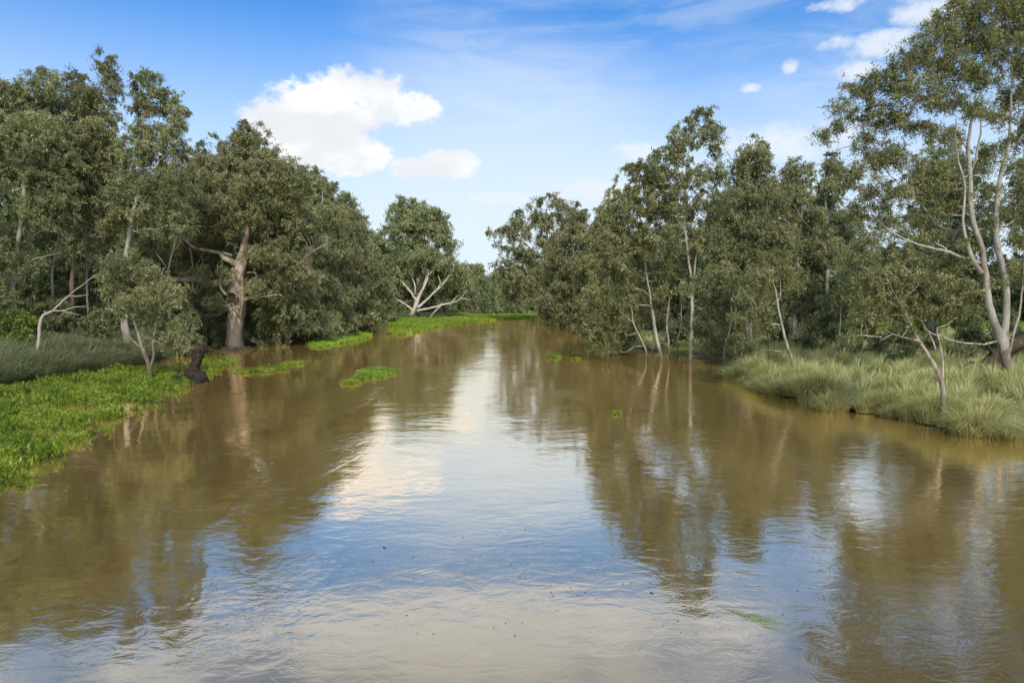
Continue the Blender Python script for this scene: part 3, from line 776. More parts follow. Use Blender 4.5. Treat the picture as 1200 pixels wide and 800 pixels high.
LAB_FS = ["low shrub behind the weed mat, right of the white gum's foot", "low shrub behind the weed mat, below the white gum's longest limb", 'low shrub behind the weed mat, first right past the white gum', 'low shrub behind the weed mat under the sky gap', 'low shrub behind the weed mat left under the flat-topped gum', "low shrub behind the weed mat under the flat-topped gum's trunk", 'low shrub behind the weed mat where the far water ends', "low shrub right behind the white gum's trunk"]
for k, (px, D, top, hw) in enumerate([(520, 160, 352, 14), (548, 165, 347, 14), (572, 168, 350, 14), (600, 172, 352, 13), (630, 176, 351, 14), (655, 180, 352, 13), (672, 172, 350, 12), (500, 158, 350, 12)]):
    bush('shrub', LAB_FS[k], 'shrub', px, D, top, hw, 'gum_dark', 130 + k, 'low shrubs behind the far bank')

# ================= RIGHT BANK
RB = 'gums lining the right bank'
D = 128; b = base_at(640, D)
tree('gum_tree', 'flat-topped layered gum reaching out over the bend, the first on the right side', 'tree', b,
     [[[*b, 0.45]] + stem_px(D, [(642, 335, 0.4), (640, 300, 0.3), (640, 270, 0.2), (640, 245, 0.08)])],
     [stem_px(D, [(641, 310, 0.2), (620, 290, 0.14), (600, 275, 0.08), (585, 270, 0.04)])],
     clump_px(D, [(578, 273, 8, 5), (588, 268, 10, 6), (602, 262, 11, 6), (614, 250, 11, 6), (628, 240, 10, 6), (642, 232, 11, 6), (654, 240, 10, 6), (596, 282, 12, 7), (585, 290, 8, 7), (615, 272, 14, 9), (635, 258, 16, 10), (655, 260, 14, 12), (612, 297, 18, 12), (640, 285, 18, 14), (602, 318, 18, 12), (628, 315, 20, 14), (650, 318, 18, 14), (612, 338, 18, 10), (640, 342, 18, 10), (594, 335, 10, 8)], g0),
     'gum_olive', 'bark_grey', RB, 201, dens=0.85, gap=0.2)
auto_tree('gum_tree', 'broad grey-olive gum behind the flat-topped one, its skirts near the far water', 'tree', 672, 108, 238, 34, 0.04, RB, 202, 'gum_olive', 'bark_grey', n=20)
auto_tree('gum_tree', 'yellowish-green gum whose skirt hangs almost to the water at the right-hand narrows', 'tree', 712, 84, 236, 36, 0.04, RB, 203, 'gum_light', 'bark_grey', n=22)
D = G(772, 423)[1]; b = base_wet(772, 424)
tree('gum_tree', 'leaning gum with bowed pale stems rising straight out of the flood water', 'tree', b,
     [[[*b, 0.2]] + stem_px(D, [(775, 420, 0.122), (771, 405, 0.116), (767, 385, 0.109), (764, 360, 0.102), (761, 345, 0.088), (757, 322, 0.068), (754, 290, 0.041), (750, 250, 0.020)]),
      stem_px(D, [(757, 424, 0.068, 1), (757, 410, 0.068, 1), (750, 395, 0.061, 1), (742, 378, 0.048, 1), (740, 360, 0.034, 1), (728, 345, 0.020, 1)]),
      stem_px(D, [(785, 424, 0.082, 1.5), (784, 400, 0.075, 1.5), (783, 375, 0.068, 1.5), (786, 350, 0.054, 1.5), (790, 335, 0.041, 1.5)]),
      stem_px(D, [(762, 420, 0.054, 1.2), (766, 400, 0.054, 1.2), (764, 370, 0.041, 1.2), (750, 340, 0.027, 1.2)])],
     [stem_px(D, [(763, 358, 0.054), (752, 356, 0.048), (742, 358, 0.041), (732, 353, 0.034), (716, 350, 0.017)]),
      stem_px(D, [(761, 347, 0.048), (754, 340, 0.041), (745, 336, 0.034), (734, 333, 0.014)]),
      stem_px(D, [(758, 328, 0.041), (748, 322, 0.027), (742, 314, 0.014)]),
      stem_px(D, [(742, 378, 0.041, 1), (732, 370, 0.034, 1), (727, 365, 0.027, 1), (729, 355, 0.020, 1)])],
     clump_px(D, [(745, 205, 16, 16), (762, 215, 16, 18), (728, 235, 16, 18), (748, 245, 22, 20), (775, 250, 18, 18), (712, 262, 16, 16), (735, 280, 24, 18), (765, 285, 22, 16), (702, 300, 16, 20), (722, 315, 18, 16), (700, 335, 16, 16), (745, 308, 16, 12, 2), (710, 360, 16, 14), (728, 385, 14, 9, 2), (708, 385, 14, 12), (715, 400, 12, 7), (775, 320, 14, 12), (698, 375, 12, 12), (755, 350, 14, 10, 2), (735, 345, 12, 10, -1), (772, 362, 12, 10, 2.5), (778, 345, 10, 9, -1), (700, 402, 12, 7), (690, 390, 10, 8), (748, 372, 10, 8, 2)], g0),
     'gum_light', 'bark_pale', RB, 204, dens=1.0, gap=0.05)
D = G(808, 426)[1]; b = base_wet(808, 427)
tree('gum_tree', 'tallest mid-right gum, straight twin pale trunk in the water and airy pointed crown', 'tree', b,
     [[[*b, 0.26]] + stem_px(D, [(809, 420, 0.144), (810, 395, 0.122), (811, 360, 0.115), (812, 330, 0.101), (808, 300, 0.079), (804, 260, 0.058), (806, 200, 0.036), (810, 150, 0.014)]),
      stem_px(D, [(812, 360, 0.072, .2), (814, 330, 0.072, .3), (818, 295, 0.058, .3), (828, 260, 0.043), (838, 215, 0.029), (842, 180, 0.014)])],
     [stem_px(D, [(806, 280, 0.043), (790, 240, 0.036), (776, 200, 0.022)])],
     clump_px(D, [(826, 134, 13, 9), (808, 146, 14, 9), (792, 158, 10, 8), (838, 150, 11, 10), (822, 160, 16, 12), (778, 178, 11, 10), (798, 180, 16, 14), (842, 175, 9, 12), (764, 195, 10, 9), (780, 208, 18, 16), (812, 205, 18, 16), (835, 205, 14, 14), (792, 238, 22, 20), (822, 245, 20, 18), (848, 240, 14, 14), (784, 275, 18, 16), (828, 282, 20, 18), (806, 300, 14, 12, 2), (842, 318, 16, 16), (838, 350, 16, 14), (822, 335, 10, 12), (800, 340, 9, 10, -1.5), (825, 372, 12, 12), (848, 405, 14, 9), (790, 318, 12, 12, 2), (846, 380, 18, 14), (836, 402, 14, 9)], g0),
     'gum', 'bark_pale', RB, 205, dens=0.92, gap=0.08)
D = 60
auto_tree('gum_tree', 'full leafy gum with flat-domed top right of the tallest twin-trunked gum', 'tree', 880, 58, 165, 46, 0.3, RB, 206, 'gum', 'bark_pale', n=18, stems=3, gap=0.08)
auto_tree('gum_tree', 'dusky gum with bare grey forks, left of the big open gum', 'tree', 930, 62, 183, 44, 0.25, RB, 207, 'gum_olive', 'bark_pale', n=16, stems=2)
auto_tree('gum_tree', 'dark dense gum filling the space behind the big open gum', 'tree', 972, 64, 175, 40, 0.12, RB, 208, 'gum_dark', 'bark_pale', n=16, stems=2)
RK = 'dim trees behind the right bank row'
LAB_RK = ['dim gum behind the yellowish gum at the right narrows', 'dim gum behind the leaning bowed gum', 'dim gum behind the tallest twin-trunked gum', "dim gum behind the full flat-domed gum's left side", 'dim gum behind the flat-domed and dusky gums', 'dim gum behind the dark dense gum', 'dim gum far back between the twin-trunked and flat-domed gums', 'dim gum right of the dark dense gum, left of the paddock view']
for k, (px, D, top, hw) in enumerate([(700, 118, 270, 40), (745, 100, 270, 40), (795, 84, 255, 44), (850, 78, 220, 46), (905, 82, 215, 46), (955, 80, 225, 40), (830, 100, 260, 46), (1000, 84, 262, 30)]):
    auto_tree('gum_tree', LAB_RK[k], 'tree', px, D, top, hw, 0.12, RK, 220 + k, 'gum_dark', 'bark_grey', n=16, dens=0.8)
PT = 'paddock trees seen through the right gums'
LAB_PT = ['dark paddock tree above the flat crown of the crooked gum', "dark paddock tree left of the big open gum's stems", "dark paddock tree right behind the big open gum's fork", 'dark paddock tree at the right frame edge', 'dark paddock tree just outside the right frame edge', 'leftmost dark paddock tree, beside the dark dense gum']
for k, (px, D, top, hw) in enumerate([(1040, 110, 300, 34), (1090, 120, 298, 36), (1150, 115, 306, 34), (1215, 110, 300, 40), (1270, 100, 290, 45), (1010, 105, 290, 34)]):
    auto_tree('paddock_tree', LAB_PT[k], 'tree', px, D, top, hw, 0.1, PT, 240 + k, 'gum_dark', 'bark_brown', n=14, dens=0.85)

# slim flooded saplings of the right bank
D = G(935, 456)[1]; b = base_wet(935, 457)
tree('young_gum_tree', 'young gum leaning left over the right bank, lit tuft of leaves at its fork', 'tree', b,
     [[[*b, 0.13]] + stem_px(D, [(932, 446, 0.13), (928, 425, 0.085), (918, 395, 0.07), (912, 365, 0.055), (909, 340, 0.04), (904, 325, 0.02)])],
     [stem_px(D, [(911, 358, 0.04), (914, 340, 0.03), (912, 318, 0.015)]), stem_px(D, [(915, 382, 0.035), (900, 380, 0.025), (886, 380, 0.012)]), stem_px(D, [(926, 412, 0.03), (912, 410, 0.02), (898, 410, 0.01)])],
     clump_px(D, [(908, 300, 14, 11), (920, 316, 12, 9), (890, 318, 14, 10), (880, 335, 12, 9), (905, 335, 14, 8), (925, 335, 12, 8), (888, 360, 13, 9), (872, 375, 12, 9), (862, 400, 12, 9), (876, 412, 12, 8), (898, 375, 9, 7)], g0),
     'gum_light', 'bark_pale', None, 260, dens=1.1)
D = G(1107, 502)[1]; b = base_wet(1107, 504)
tree('young_gum_tree', 'small crooked gum standing in shallow water by the tussocks, with a wide flat crown', 'tree', b,
     [[[*b, 0.10]] + stem_px(D, [(1107, 490, 0.09), (1105, 465, 0.085), (1104, 448, 0.08), (1098, 428, 0.07), (1088, 412, 0.06), (1076, 396, 0.05), (1066, 380, 0.04), (1056, 366, 0.025)])],
     [stem_px(D, [(1104, 448, 0.05), (1101, 425, 0.04), (1098, 405, 0.035), (1095, 380, 0.02)]),
      stem_px(D, [(1080, 402, 0.035), (1068, 400, 0.03), (1056, 394, 0.015)]),
      stem_px(D, [(1098, 410, 0.03), (1080, 378, 0.03), (1062, 372, 0.02), (1045, 372, 0.012)]),
      stem_px(D, [(1072, 390, 0.03), (1050, 350, 0.025), (1036, 325, 0.015)])],
     clump_px(D, [(1022, 326, 20, 10), (1048, 318, 20, 9), (1076, 330, 22, 11), (1104, 334, 22, 11), (1128, 342, 16, 10), (1008, 346, 14, 9), (1036, 348, 22, 10), (1066, 356, 22, 9), (1100, 362, 22, 10), (1128, 366, 14, 8), (1010, 372, 16, 8), (1036, 378, 18, 7), (1062, 385, 10, 5), (998, 392, 12, 6)], g0),
     'gum_light', 'bark_pale', None, 261, dens=1.1, sub_r=0.27, leafscale=0.95)
SL = 'slim flooded stems on the right bank'
for k, (px, py, tx, ty, r, lab) in enumerate([(880, 436, 876, 350, 0.07, 'thin pale sapling stem just left of the leaning young gum'),
                                             (902, 448, 898, 370, 0.06, 'thin dark sapling stem close behind the leaning young gum'),
                                             (952, 430, 938, 360, 0.055, 'thin sapling right of the leaning young gum, set back in the grass'),
                                             (835, 422, 833, 385, 0.05, 'short sapling stem right of the twin-trunked gum'),
                                             (850, 428, 858, 340, 0.06, 'sapling stem at the waterline, second right of the twin-trunked gum'),
                                             (975, 442, 985, 352, 0.07, 'bare-footed sapling in the tussocks under the sloping bare branch'),
                                             (1022, 440, 1012, 350, 0.06, 'thin grey sapling in the tussocks left of the crooked gum'),
                                             (748, 414, 742, 340, 0.06, 'thin sapling in the water left of the leaning bowed gum'),
                                             (795, 420, 797, 330, 0.06, 'thin sapling between the leaning bowed gum and the twin-trunked gum')]):
    D = G(px, py)[1] + (4 if k in (2, 5, 6) else 0); b = base_at(px, D, 0.2)
    g = np.random.default_rng(300 + k)
    tree('sapling', lab, 'sapling', b, [[[*b, r]] + stem_px(D, [(px - 1, py - 20, r * .9), ((px + tx) / 2 + 2, (py + ty) / 2, r * .7), (tx, ty, r * .35)])], [],
         clump_px(D, [(tx - 8, ty, 12, 9), (tx + 8, ty - 10, 12, 9), (tx, ty - 22, 12, 9), (tx + 6, ty + 12, 9, 6)], g), 'gum', 'bark_pale' if k != 1 else 'bark_brown', SL, 300 + k)

# big open gum on the right edge
D = 34.5; b = base_at(1187, D)
tree('gum_tree', 'big open gum on the right edge, mottled base dividing into two pale stems', 'tree', b,
     [[[*b, 0.52]] + stem_px(D, [(1186, 452, 0.361), (1181, 435, 0.284), (1176, 415, 0.258), (1173, 402, 0.258), (1164, 380, 0.181), (1156, 350, 0.155), (1152, 320, 0.146), (1147, 290, 0.138), (1139, 262, 0.129), (1135, 235, 0.120), (1136, 205, 0.103), (1134, 175, 0.086), (1137, 140, 0.060), (1150, 100, 0.043), (1160, 60, 0.026)]),
      stem_px(D, [(1174, 405, 0.224), (1178, 385, 0.163), (1181, 355, 0.155), (1180, 325, 0.146), (1172, 295, 0.138), (1169, 265, 0.129), (1171, 235, 0.112), (1176, 205, 0.095), (1186, 170, 0.077), (1190, 120, 0.052), (1192, 60, 0.026)]),
      stem_px(D, [(1150, 320, 0.129), (1138, 300, 0.112), (1128, 262, 0.069), (1130, 220, 0.052), (1120, 180, 0.043), (1122, 140, 0.026)], -0.5)],
     [stem_px(D, [(1150, 308, 0.103), (1136, 302, 0.086), (1115, 294, 0.077, -1), (1092, 290, 0.065, -1.5), (1070, 284, 0.052, -2), (1050, 274, 0.039, -2), (1032, 258, 0.017, -2)]),
      stem_px(D, [(1138, 262, 0.069), (1118, 270, 0.052, 1), (1095, 262, 0.043, 1.5), (1075, 240, 0.039, 2), (1055, 222, 0.030, 2), (1030, 195, 0.017, 2)]),
      stem_px(D, [(1137, 205, 0.060), (1146, 180, 0.052), (1150, 150, 0.039), (1149, 110, 0.026), (1140, 60, 0.017)]),
      stem_px(D, [(1134, 180, 0.043), (1118, 160, 0.034), (1090, 150, 0.026), (1066, 150, 0.017)]),
      stem_px(D, [(1176, 205, 0.052), (1192, 195, 0.043), (1215, 180, 0.034)]),
      stem_px(D, [(1170, 400, 0.069), (1150, 402, 0.052, -1), (1125, 399, 0.047, -1.5), (1102, 392, 0.043, -2), (1086, 383, 0.017, -2)]),
      stem_px(D, [(1183, 410, 0.060), (1188, 370, 0.052), (1193, 330, 0.034), (1196, 290, 0.017)]),
      stem_px(D, [(1128, 262, 0.043, 2), (1100, 300, 0.034, 3), (1060, 290, 0.030, 4), (1010, 270, 0.026, 4), (990, 240, 0.017, 4)])],
     clump_px(D, [(1125, 12, 26, 18), (1165, 8, 28, 20), (1205, 15, 30, 24), (1245, 30, 30, 26), (1105, 38, 20, 16), (1140, 48, 26, 20), (1185, 52, 30, 22), (1225, 70, 28, 24),
                  (1080, 62, 20, 15), (1110, 80, 24, 18), (1150, 90, 22, 16), (1205, 110, 24, 18), (1050, 85, 20, 14), (1028, 100, 18, 12), (1075, 108, 24, 16), (1110, 118, 18, 14), (1000, 108, 14, 10), (986, 128, 12, 9), (1018, 130, 18, 12), (1045, 140, 20, 14), (980, 150, 12, 8), (966, 162, 9, 7), (1080, 150, 16, 12),
                  (1010, 165, 16, 11), (1035, 185, 18, 13), (1000, 200, 14, 12), (1062, 185, 16, 12), (1105, 160, 14, 10), (1090, 200, 16, 12), (1020, 220, 18, 12), (1052, 225, 14, 10), (1110, 210, 12, 10), (1158, 180, 14, 12), (1155, 225, 12, 10), (1200, 160, 18, 14), (1215, 215, 20, 16), (1198, 250, 14, 12),
                  (1004, 250, 16, 12), (1040, 262, 14, 9), (1075, 255, 12, 9), (1105, 245, 12, 10), (1085, 225, 10, 8), (1155, 262, 9, 8), (1018, 285, 16, 10), (1062, 300, 16, 9), (1092, 278, 12, 8), (1118, 312, 14, 8), (1195, 285, 14, 12), (1212, 320, 16, 14), (1130, 285, 10, 7), (998, 300, 14, 10), (1160, 140, 14, 10), (1175, 245, 10, 7), (1190, 190, 12, 9), (1130, 235, 9, 7), (1150, 200, 9, 7), (1185, 310, 9, 7), (1165, 330, 9, 6), (1195, 222, 12, 9), (1070, 215, 14, 9), (1105, 330, 14, 7), (1090, 310, 12, 7), (1040, 240, 12, 9), (1145, 130, 14, 10), (1200, 140, 14, 10)], g0),
     'gum_light', 'bark_pale', None, 270, dens=1.7, gap=0.04, sub_r=0.42, droop=0.55)
auto_tree('gum_tree', 'thin airy gum standing behind the big open gum on the right', 'tree', 1098, 50, 165, 66, 0.28, None, 272, 'gum', 'bark_pale', dens=0.75, n=20, gap=0.3, stems=3)
D = 40; b = base_at(1260, D)
auto_tree('gum_tree', 'leafy gum just beyond the right edge, only its boughs in view', 'tree', 1262, 40, 5, 72, 0.25, None, 271, 'gum', 'bark_pale', n=22, gap=0.1)

# mid-distance scrub between right tussocks and paddock
US = 'shrubs behind the right tussocks'
LAB_US = ['dull shrub by the water under the yellowish gum', "dark shrub left behind the leaning bowed gum's feet", "dark shrub directly behind the twin-trunked gum's foot", 'dull shrub right of the twin-trunked gum, by the short sapling', 'dark shrub behind the thin pale sapling stem', 'dark shrub behind the leaning young gum', 'dark shrub right of the leaning young gum', "bright shrub behind the crooked gum's crown, on its left", 'dark shrub in the grass left of the crooked gum', "dark shrub behind the crooked gum's bare stems", 'bright shrub between crooked gum and big open gum', "dark shrub left of the fallen log's roots", "small dark shrub under the left edge of the crooked gum's crown", 'dark shrub far back behind the leaning young gum', 'dark shrub far back behind the short sapling', 'dark shrub far back between the bowed and twin-trunked gums', 'bright shrub farther back, left of the crooked gum', 'bright shrub farther back, left of the big open gum', 'low dark shrub in the tussocks behind the crooked gum', 'low dull shrub by the fallen log', 'low dull shrub in the grass under the bare sloping branch', 'low dark shrub in the grass right of the leaning young gum', 'low dark shrub behind the big open gum\'s base', 'low dark shrub in the grass right behind the crooked gum\'s bare stems', 'dull shrub at the right frame edge past the big open gum', 'dark shrub above the fallen log roots', 'dark shrub far behind the big open gum\'s fork']
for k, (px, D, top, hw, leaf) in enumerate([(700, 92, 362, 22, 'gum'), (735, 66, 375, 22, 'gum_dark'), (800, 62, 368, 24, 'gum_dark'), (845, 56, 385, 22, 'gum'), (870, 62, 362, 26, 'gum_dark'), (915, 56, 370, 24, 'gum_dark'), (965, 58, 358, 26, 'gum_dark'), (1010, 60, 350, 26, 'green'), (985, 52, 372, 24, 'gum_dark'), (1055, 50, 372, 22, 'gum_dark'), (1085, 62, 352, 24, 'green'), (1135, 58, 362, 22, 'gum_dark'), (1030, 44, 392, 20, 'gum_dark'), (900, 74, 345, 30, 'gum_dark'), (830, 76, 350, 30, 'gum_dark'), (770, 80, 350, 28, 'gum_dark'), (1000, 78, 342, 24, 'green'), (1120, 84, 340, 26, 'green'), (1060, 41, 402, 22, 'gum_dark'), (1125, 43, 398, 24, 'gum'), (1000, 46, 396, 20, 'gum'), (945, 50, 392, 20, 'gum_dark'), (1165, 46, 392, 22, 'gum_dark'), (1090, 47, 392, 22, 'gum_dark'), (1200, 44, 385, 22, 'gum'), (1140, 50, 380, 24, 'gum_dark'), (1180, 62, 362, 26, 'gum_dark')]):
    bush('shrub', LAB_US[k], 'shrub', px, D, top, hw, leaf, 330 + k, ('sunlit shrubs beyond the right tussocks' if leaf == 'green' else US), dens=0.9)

# fallen log and broken roots by the big gum
D = 37
sticks('fallen_log', 'weathered fallen log with splayed roots behind the big open gum', 'log',
       [[list(base_at(1145, D)) + [0.30]] + stem_px(D, [(1158, 425, 0.32), (1175, 412, 0.34), (1195, 402, 0.36), (1230, 392, 0.34)]),
        stem_px(D, [(1150, 432, 0.12), (1140, 425, 0.09, -.8), (1128, 430, 0.05, -1.2)]),
        stem_px(D, [(1150, 432, 0.14), (1145, 445, 0.1, -.8), (1135, 450, 0.06, -1)]),
        stem_px(D, [(1165, 420, 0.12), (1158, 405, 0.08, -.4), (1150, 396, 0.03, -.6)]),
        stem_px(D, [(1180, 412, 0.2, .6), (1200, 398, 0.22, .8), (1230, 386, 0.2, .8)])], M['bark_brown'], lump=0.16)
D = 47
sticks('dead_branch', 'long bare grey branch sloping down through the trees left of the big open gum', 'branch',
       [stem_px(D, [(930, 240, 0.02), (946, 264, 0.04), (962, 276, 0.05), (982, 300, 0.065), (998, 314, 0.08), (1012, 322, 0.08)]),
        stem_px(D, [(962, 276, 0.04), (944, 278, 0.03), (935, 272, 0.01)]),
        stem_px(D, [(980, 298, 0.05), (962, 300, 0.03), (948, 312, 0.01)])], M['dead'])
D = 55
sticks('dead_branch', 'tangle of grey driftwood at the waterline below the leaning gum', 'branch',
       [[[*G(716, 417)[:2], 0.02, 0.08]] + [[*(G(735, 411) + [0, 0, .3]), 0.07], [*(G(752, 410) + [0, 0, .25]), 0.06], [*(G(770, 412) + [0, 0, .1]), 0.05]],
        [[*(G(716, 417) + [0, 0, .02]), 0.05], [*(G(716, 417) + [0, 0, .9]), 0.03]],
        [[*(G(735, 411) + [0, 0, .3]), 0.05], [*(G(722, 420) + [0, 0, 0.5]), 0.04], [*(G(714, 424) + [0, 0, -.1]), 0.02]]], M['dead'])


# ------------------------------------------------------------------ grasses and weeds
def blades(P0, n_each, h, spread, width, g, lean=(0, 0), segs=3, droop=0.7):
    """fountain clumps at P0 (Nx3); h, spread arrays per clump"""
    n = len(P0); idx = np.repeat(np.arange(n), n_each); m = len(idx)
    a = g.random(m) * 6.283; out = g.random(m) ** 0.7
    hh = np.asarray(h)[idx] * g.uniform(0.6, 1.1, m); sp = np.asarray(spread)[idx] * out
    d = np.stack([np.cos(a), np.sin(a)], -1)
    start = P0[idx].copy(); start[:, :2] += d * (sp * 0.34)[:, None]; start[:, 2] += 0.0
    side = np.stack([-d[:, 1], d[:, 0], np.zeros(m)], -1); tw = g.normal(0, 0.6, m)
    side = unit(side * np.cos(tw)[:, None] + np.stack([d[:, 0], d[:, 1], np.zeros(m)], -1) * np.sin(tw)[:, None])
    Vs = []
    for k in range(segs + 1):
        t = k / segs
        c = start.copy(); c[:, :2] += d * (sp * t ** 1.6)[:, None] + np.array(lean) * (hh * t ** 1.5)[:, None]
        c[:, 2] += hh * (t - droop * 0.45 * t ** 3 * (0.4 + out))
        w = width * (1 - 0.85 * t ** 1.5) * 0.5
        Vs += [c - side * w, c + side * w]
    V = np.stack(Vs, 1).reshape(-1, 3); k2 = 2 * (segs + 1)
    o = np.arange(m)[:, None] * k2
    Q = np.concatenate([o + np.array([[2 * s_, 2 * s_ + 1, 2 * s_ + 3, 2 * s_ + 2]]) for s_ in range(segs)], 0)
    base_t = g.random(n)[idx] * 0.55
    tint = np.clip(base_t + g.random(m) * 0.5, 0, 1)
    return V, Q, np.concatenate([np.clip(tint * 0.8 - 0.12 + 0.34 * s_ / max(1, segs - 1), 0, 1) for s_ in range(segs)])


# individual tussocks at the right water's edge; four meshes shared between them
tmesh = []
for k in range(5):
    g = np.random.default_rng(400 + k)
    V, Qd, t = blades(np.array([[0, 0, 0], [0.22, 0.1, 0], [-0.24, -0.05, 0]]), 300, np.array([1.4, 1.2, 1.2]) * (0.9 + 0.08 * k), np.array([1.15, 1.0, 1.0]), 0.020, g, lean=(0.04, -0.06), droop=0.95)
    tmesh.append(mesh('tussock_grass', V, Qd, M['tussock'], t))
TG = 'pale tussocks along the right water edge'
g = np.random.default_rng(41)
edge = [G(*p)[:2] for p in RIGHT if 868 <= p[0] <= 1400]
seglen = np.cumsum([0] + [np.linalg.norm(edge[q + 1] - edge[q]) for q in range(len(edge) - 1)])
proto = None; placed = []
for row, (off, step) in enumerate(((0.15, 0.95), (1.25, 1.25))):
    s_ = 0.3 + row * 0.5
    while s_ < min(seglen[-1], 34):
        q = min(np.searchsorted(seglen, s_) - 1, len(edge) - 2); q = max(q, 0)
        a, c = edge[q], edge[q + 1]; t = (s_ - seglen[q]) / (seglen[q + 1] - seglen[q]); d = (c - a) / np.linalg.norm(c - a)
        nrm = np.array([-d[1], d[0]])
        p = a + (c - a) * t + nrm * (off + g.uniform(-0.75, 0.45))
        if river_sd(np.array([p[0]]), np.array([p[1]]))[0] < -0.6: p = p - 0
        o = bpy.data.objects.new('tussock', tmesh[g.integers(0, 5)]) if proto is None else proto.copy()
        if proto is not None: o.data = tmesh[g.integers(0, 5)]
        COL.objects.link(o)
        sc = g.uniform(0.65, 1.4)
        o.location = (p[0], p[1], max(gz1(p[0], p[1]), -0.12) - 0.03); o.rotation_euler = (0, 0, g.uniform(-0.5, 0.5)); o.scale = (sc, sc, sc * g.uniform(0.85, 1.1))
        if proto is None:
            proto = o
        ppx = 600 + 800 * p[0] / p[1]
        where = 'left of the leaning young gum' if ppx < 930 else 'between leaning young gum and crooked gum' if ppx < 1105 else 'right of the crooked gum'
        tag(o, ('pale tussock at the water edge ' if row == 0 else 'pale tussock one row above the water ') + where, 'tussock', TG)
        s_ += step * g.uniform(0.75, 1.3)

# grass mass behind them, right
g = np.random.default_rng(42)


def scatter(xr, yr, n, cond):
    x = g.uniform(*xr, n); y = g.uniform(*yr, n); k = cond(x, y); return x[k], y[k]


x, y = scatter((8, 60), (22, 74), 4000, lambda x, y: (river_sd(x, y) > 1.9) & (x > 0.28 * y) & (x < 0.86 * y + 4) & (wav(x, y, 0.5, 2.0) > -0.75))
P0 = np.stack([x, y, gz(x, y) - 0.03], -1)
V, Qd, t = blades(P0, 95, 0.6 + 1.0 * g.random(len(x)) ** 1.3, 0.65 + 0.35 * g.random(len(x)), 0.026, g, lean=(0.12, 0.02), segs=3)
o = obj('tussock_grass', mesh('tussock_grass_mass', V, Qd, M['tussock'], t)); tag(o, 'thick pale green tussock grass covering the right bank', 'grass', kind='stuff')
print('right grass', len(x))
# grass under right far bank and around the bend
x, y = scatter((5, 70), (60, 170), 6000, lambda x, y: (river_sd(x, y) > 0.1) & (river_sd(x, y) < 10))
P0 = np.stack([x, y, gz(x, y) - 0.03], -1)
V, Qd, t = blades(P0, 22, 0.6 + 0.5 * g.random(len(x)), 0.7 + 0.3 * g.random(len(x)), 0.07, g, segs=2)
o = obj('bank_grass', mesh('bank_grass', V, Qd, M['tussock'], t)); tag(o, 'rough grass fringing the far right bank', 'grass', kind='stuff')
# left bank dark sedges
x, y = scatter((-62, -12), (26, 60), 9000, lambda x, y: (river_sd(x, y) > 0.0) & (river_sd(x, y) < 8.5) & (x > -1.0 * y - 3) & (600 + 800 * x / y < 168 + 14 * wav(x, y, 0.8)))
P0 = np.stack([x, y, gz(x, y) - 0.03], -1)
V, Qd, t = blades(P0, 70, 1.25 + 0.6 * g.random(len(x)), 1.1 + 0.4 * g.random(len(x)), 0.032, g, lean=(0.25, 0), segs=3, droop=0.9)
o = obj('sedge_grass', mesh('sedge_grass', V, Qd, M['sedge'], t)); tag(o, 'tall dark arching sedge on the left bank', 'grass', kind='stuff')
print('sedge', len(x))
x, y = scatter((-50, 0), (40, 150), 9000, lambda x, y: (river_sd(x, y) > 0.0) & (river_sd(x, y) < 7) & (600 + 800 * x / y > 165))
P0 = np.stack([x, y, gz(x, y) - 0.03], -1)
V, Qd, t = blades(P0, 26, 0.5 + 0.6 * g.random(len(x)), 0.6 + 0.5 * g.random(len(x)), 0.05, g, segs=2)
o = obj('bank_grass', mesh('bank_grass', V, Qd, M['sedge'], t)); tag(o, 'rough dull grass along the shaded left bank', 'grass', kind='stuff')
# paddock grass seen through the gums
x, y = scatter((30, 130), (62, 130), 9000, lambda x, y: (x > 0.30 * y + 20) & (x < 0.9 * y))
P0 = np.stack([x, y, gz(x, y) - 0.03], -1)
V, Qd, t = blades(P0, 16, 0.35 + 0.25 * g.random(len(x)), 0.5 + 0.3 * g.random(len(x)), 0.08, g, segs=2)
o = obj('paddock_grass', mesh('paddock_grass', V, Qd, M['mat'], t)); tag(o, 'bright green paddock grass beyond the right trees', 'grass', kind='stuff')


def in_poly(x, y, poly):
    ins = np.zeros(len(x), bool); n = len(poly)
    for i in range(n):
        a = poly[i]; c = poly[(i + 1) % n]
        ins ^= ((a[1] > y) != (c[1] > y)) & (x < (c[0] - a[0]) * (y - a[1]) / (c[1] - a[1] + 1e-12) + a[0])
    return ins


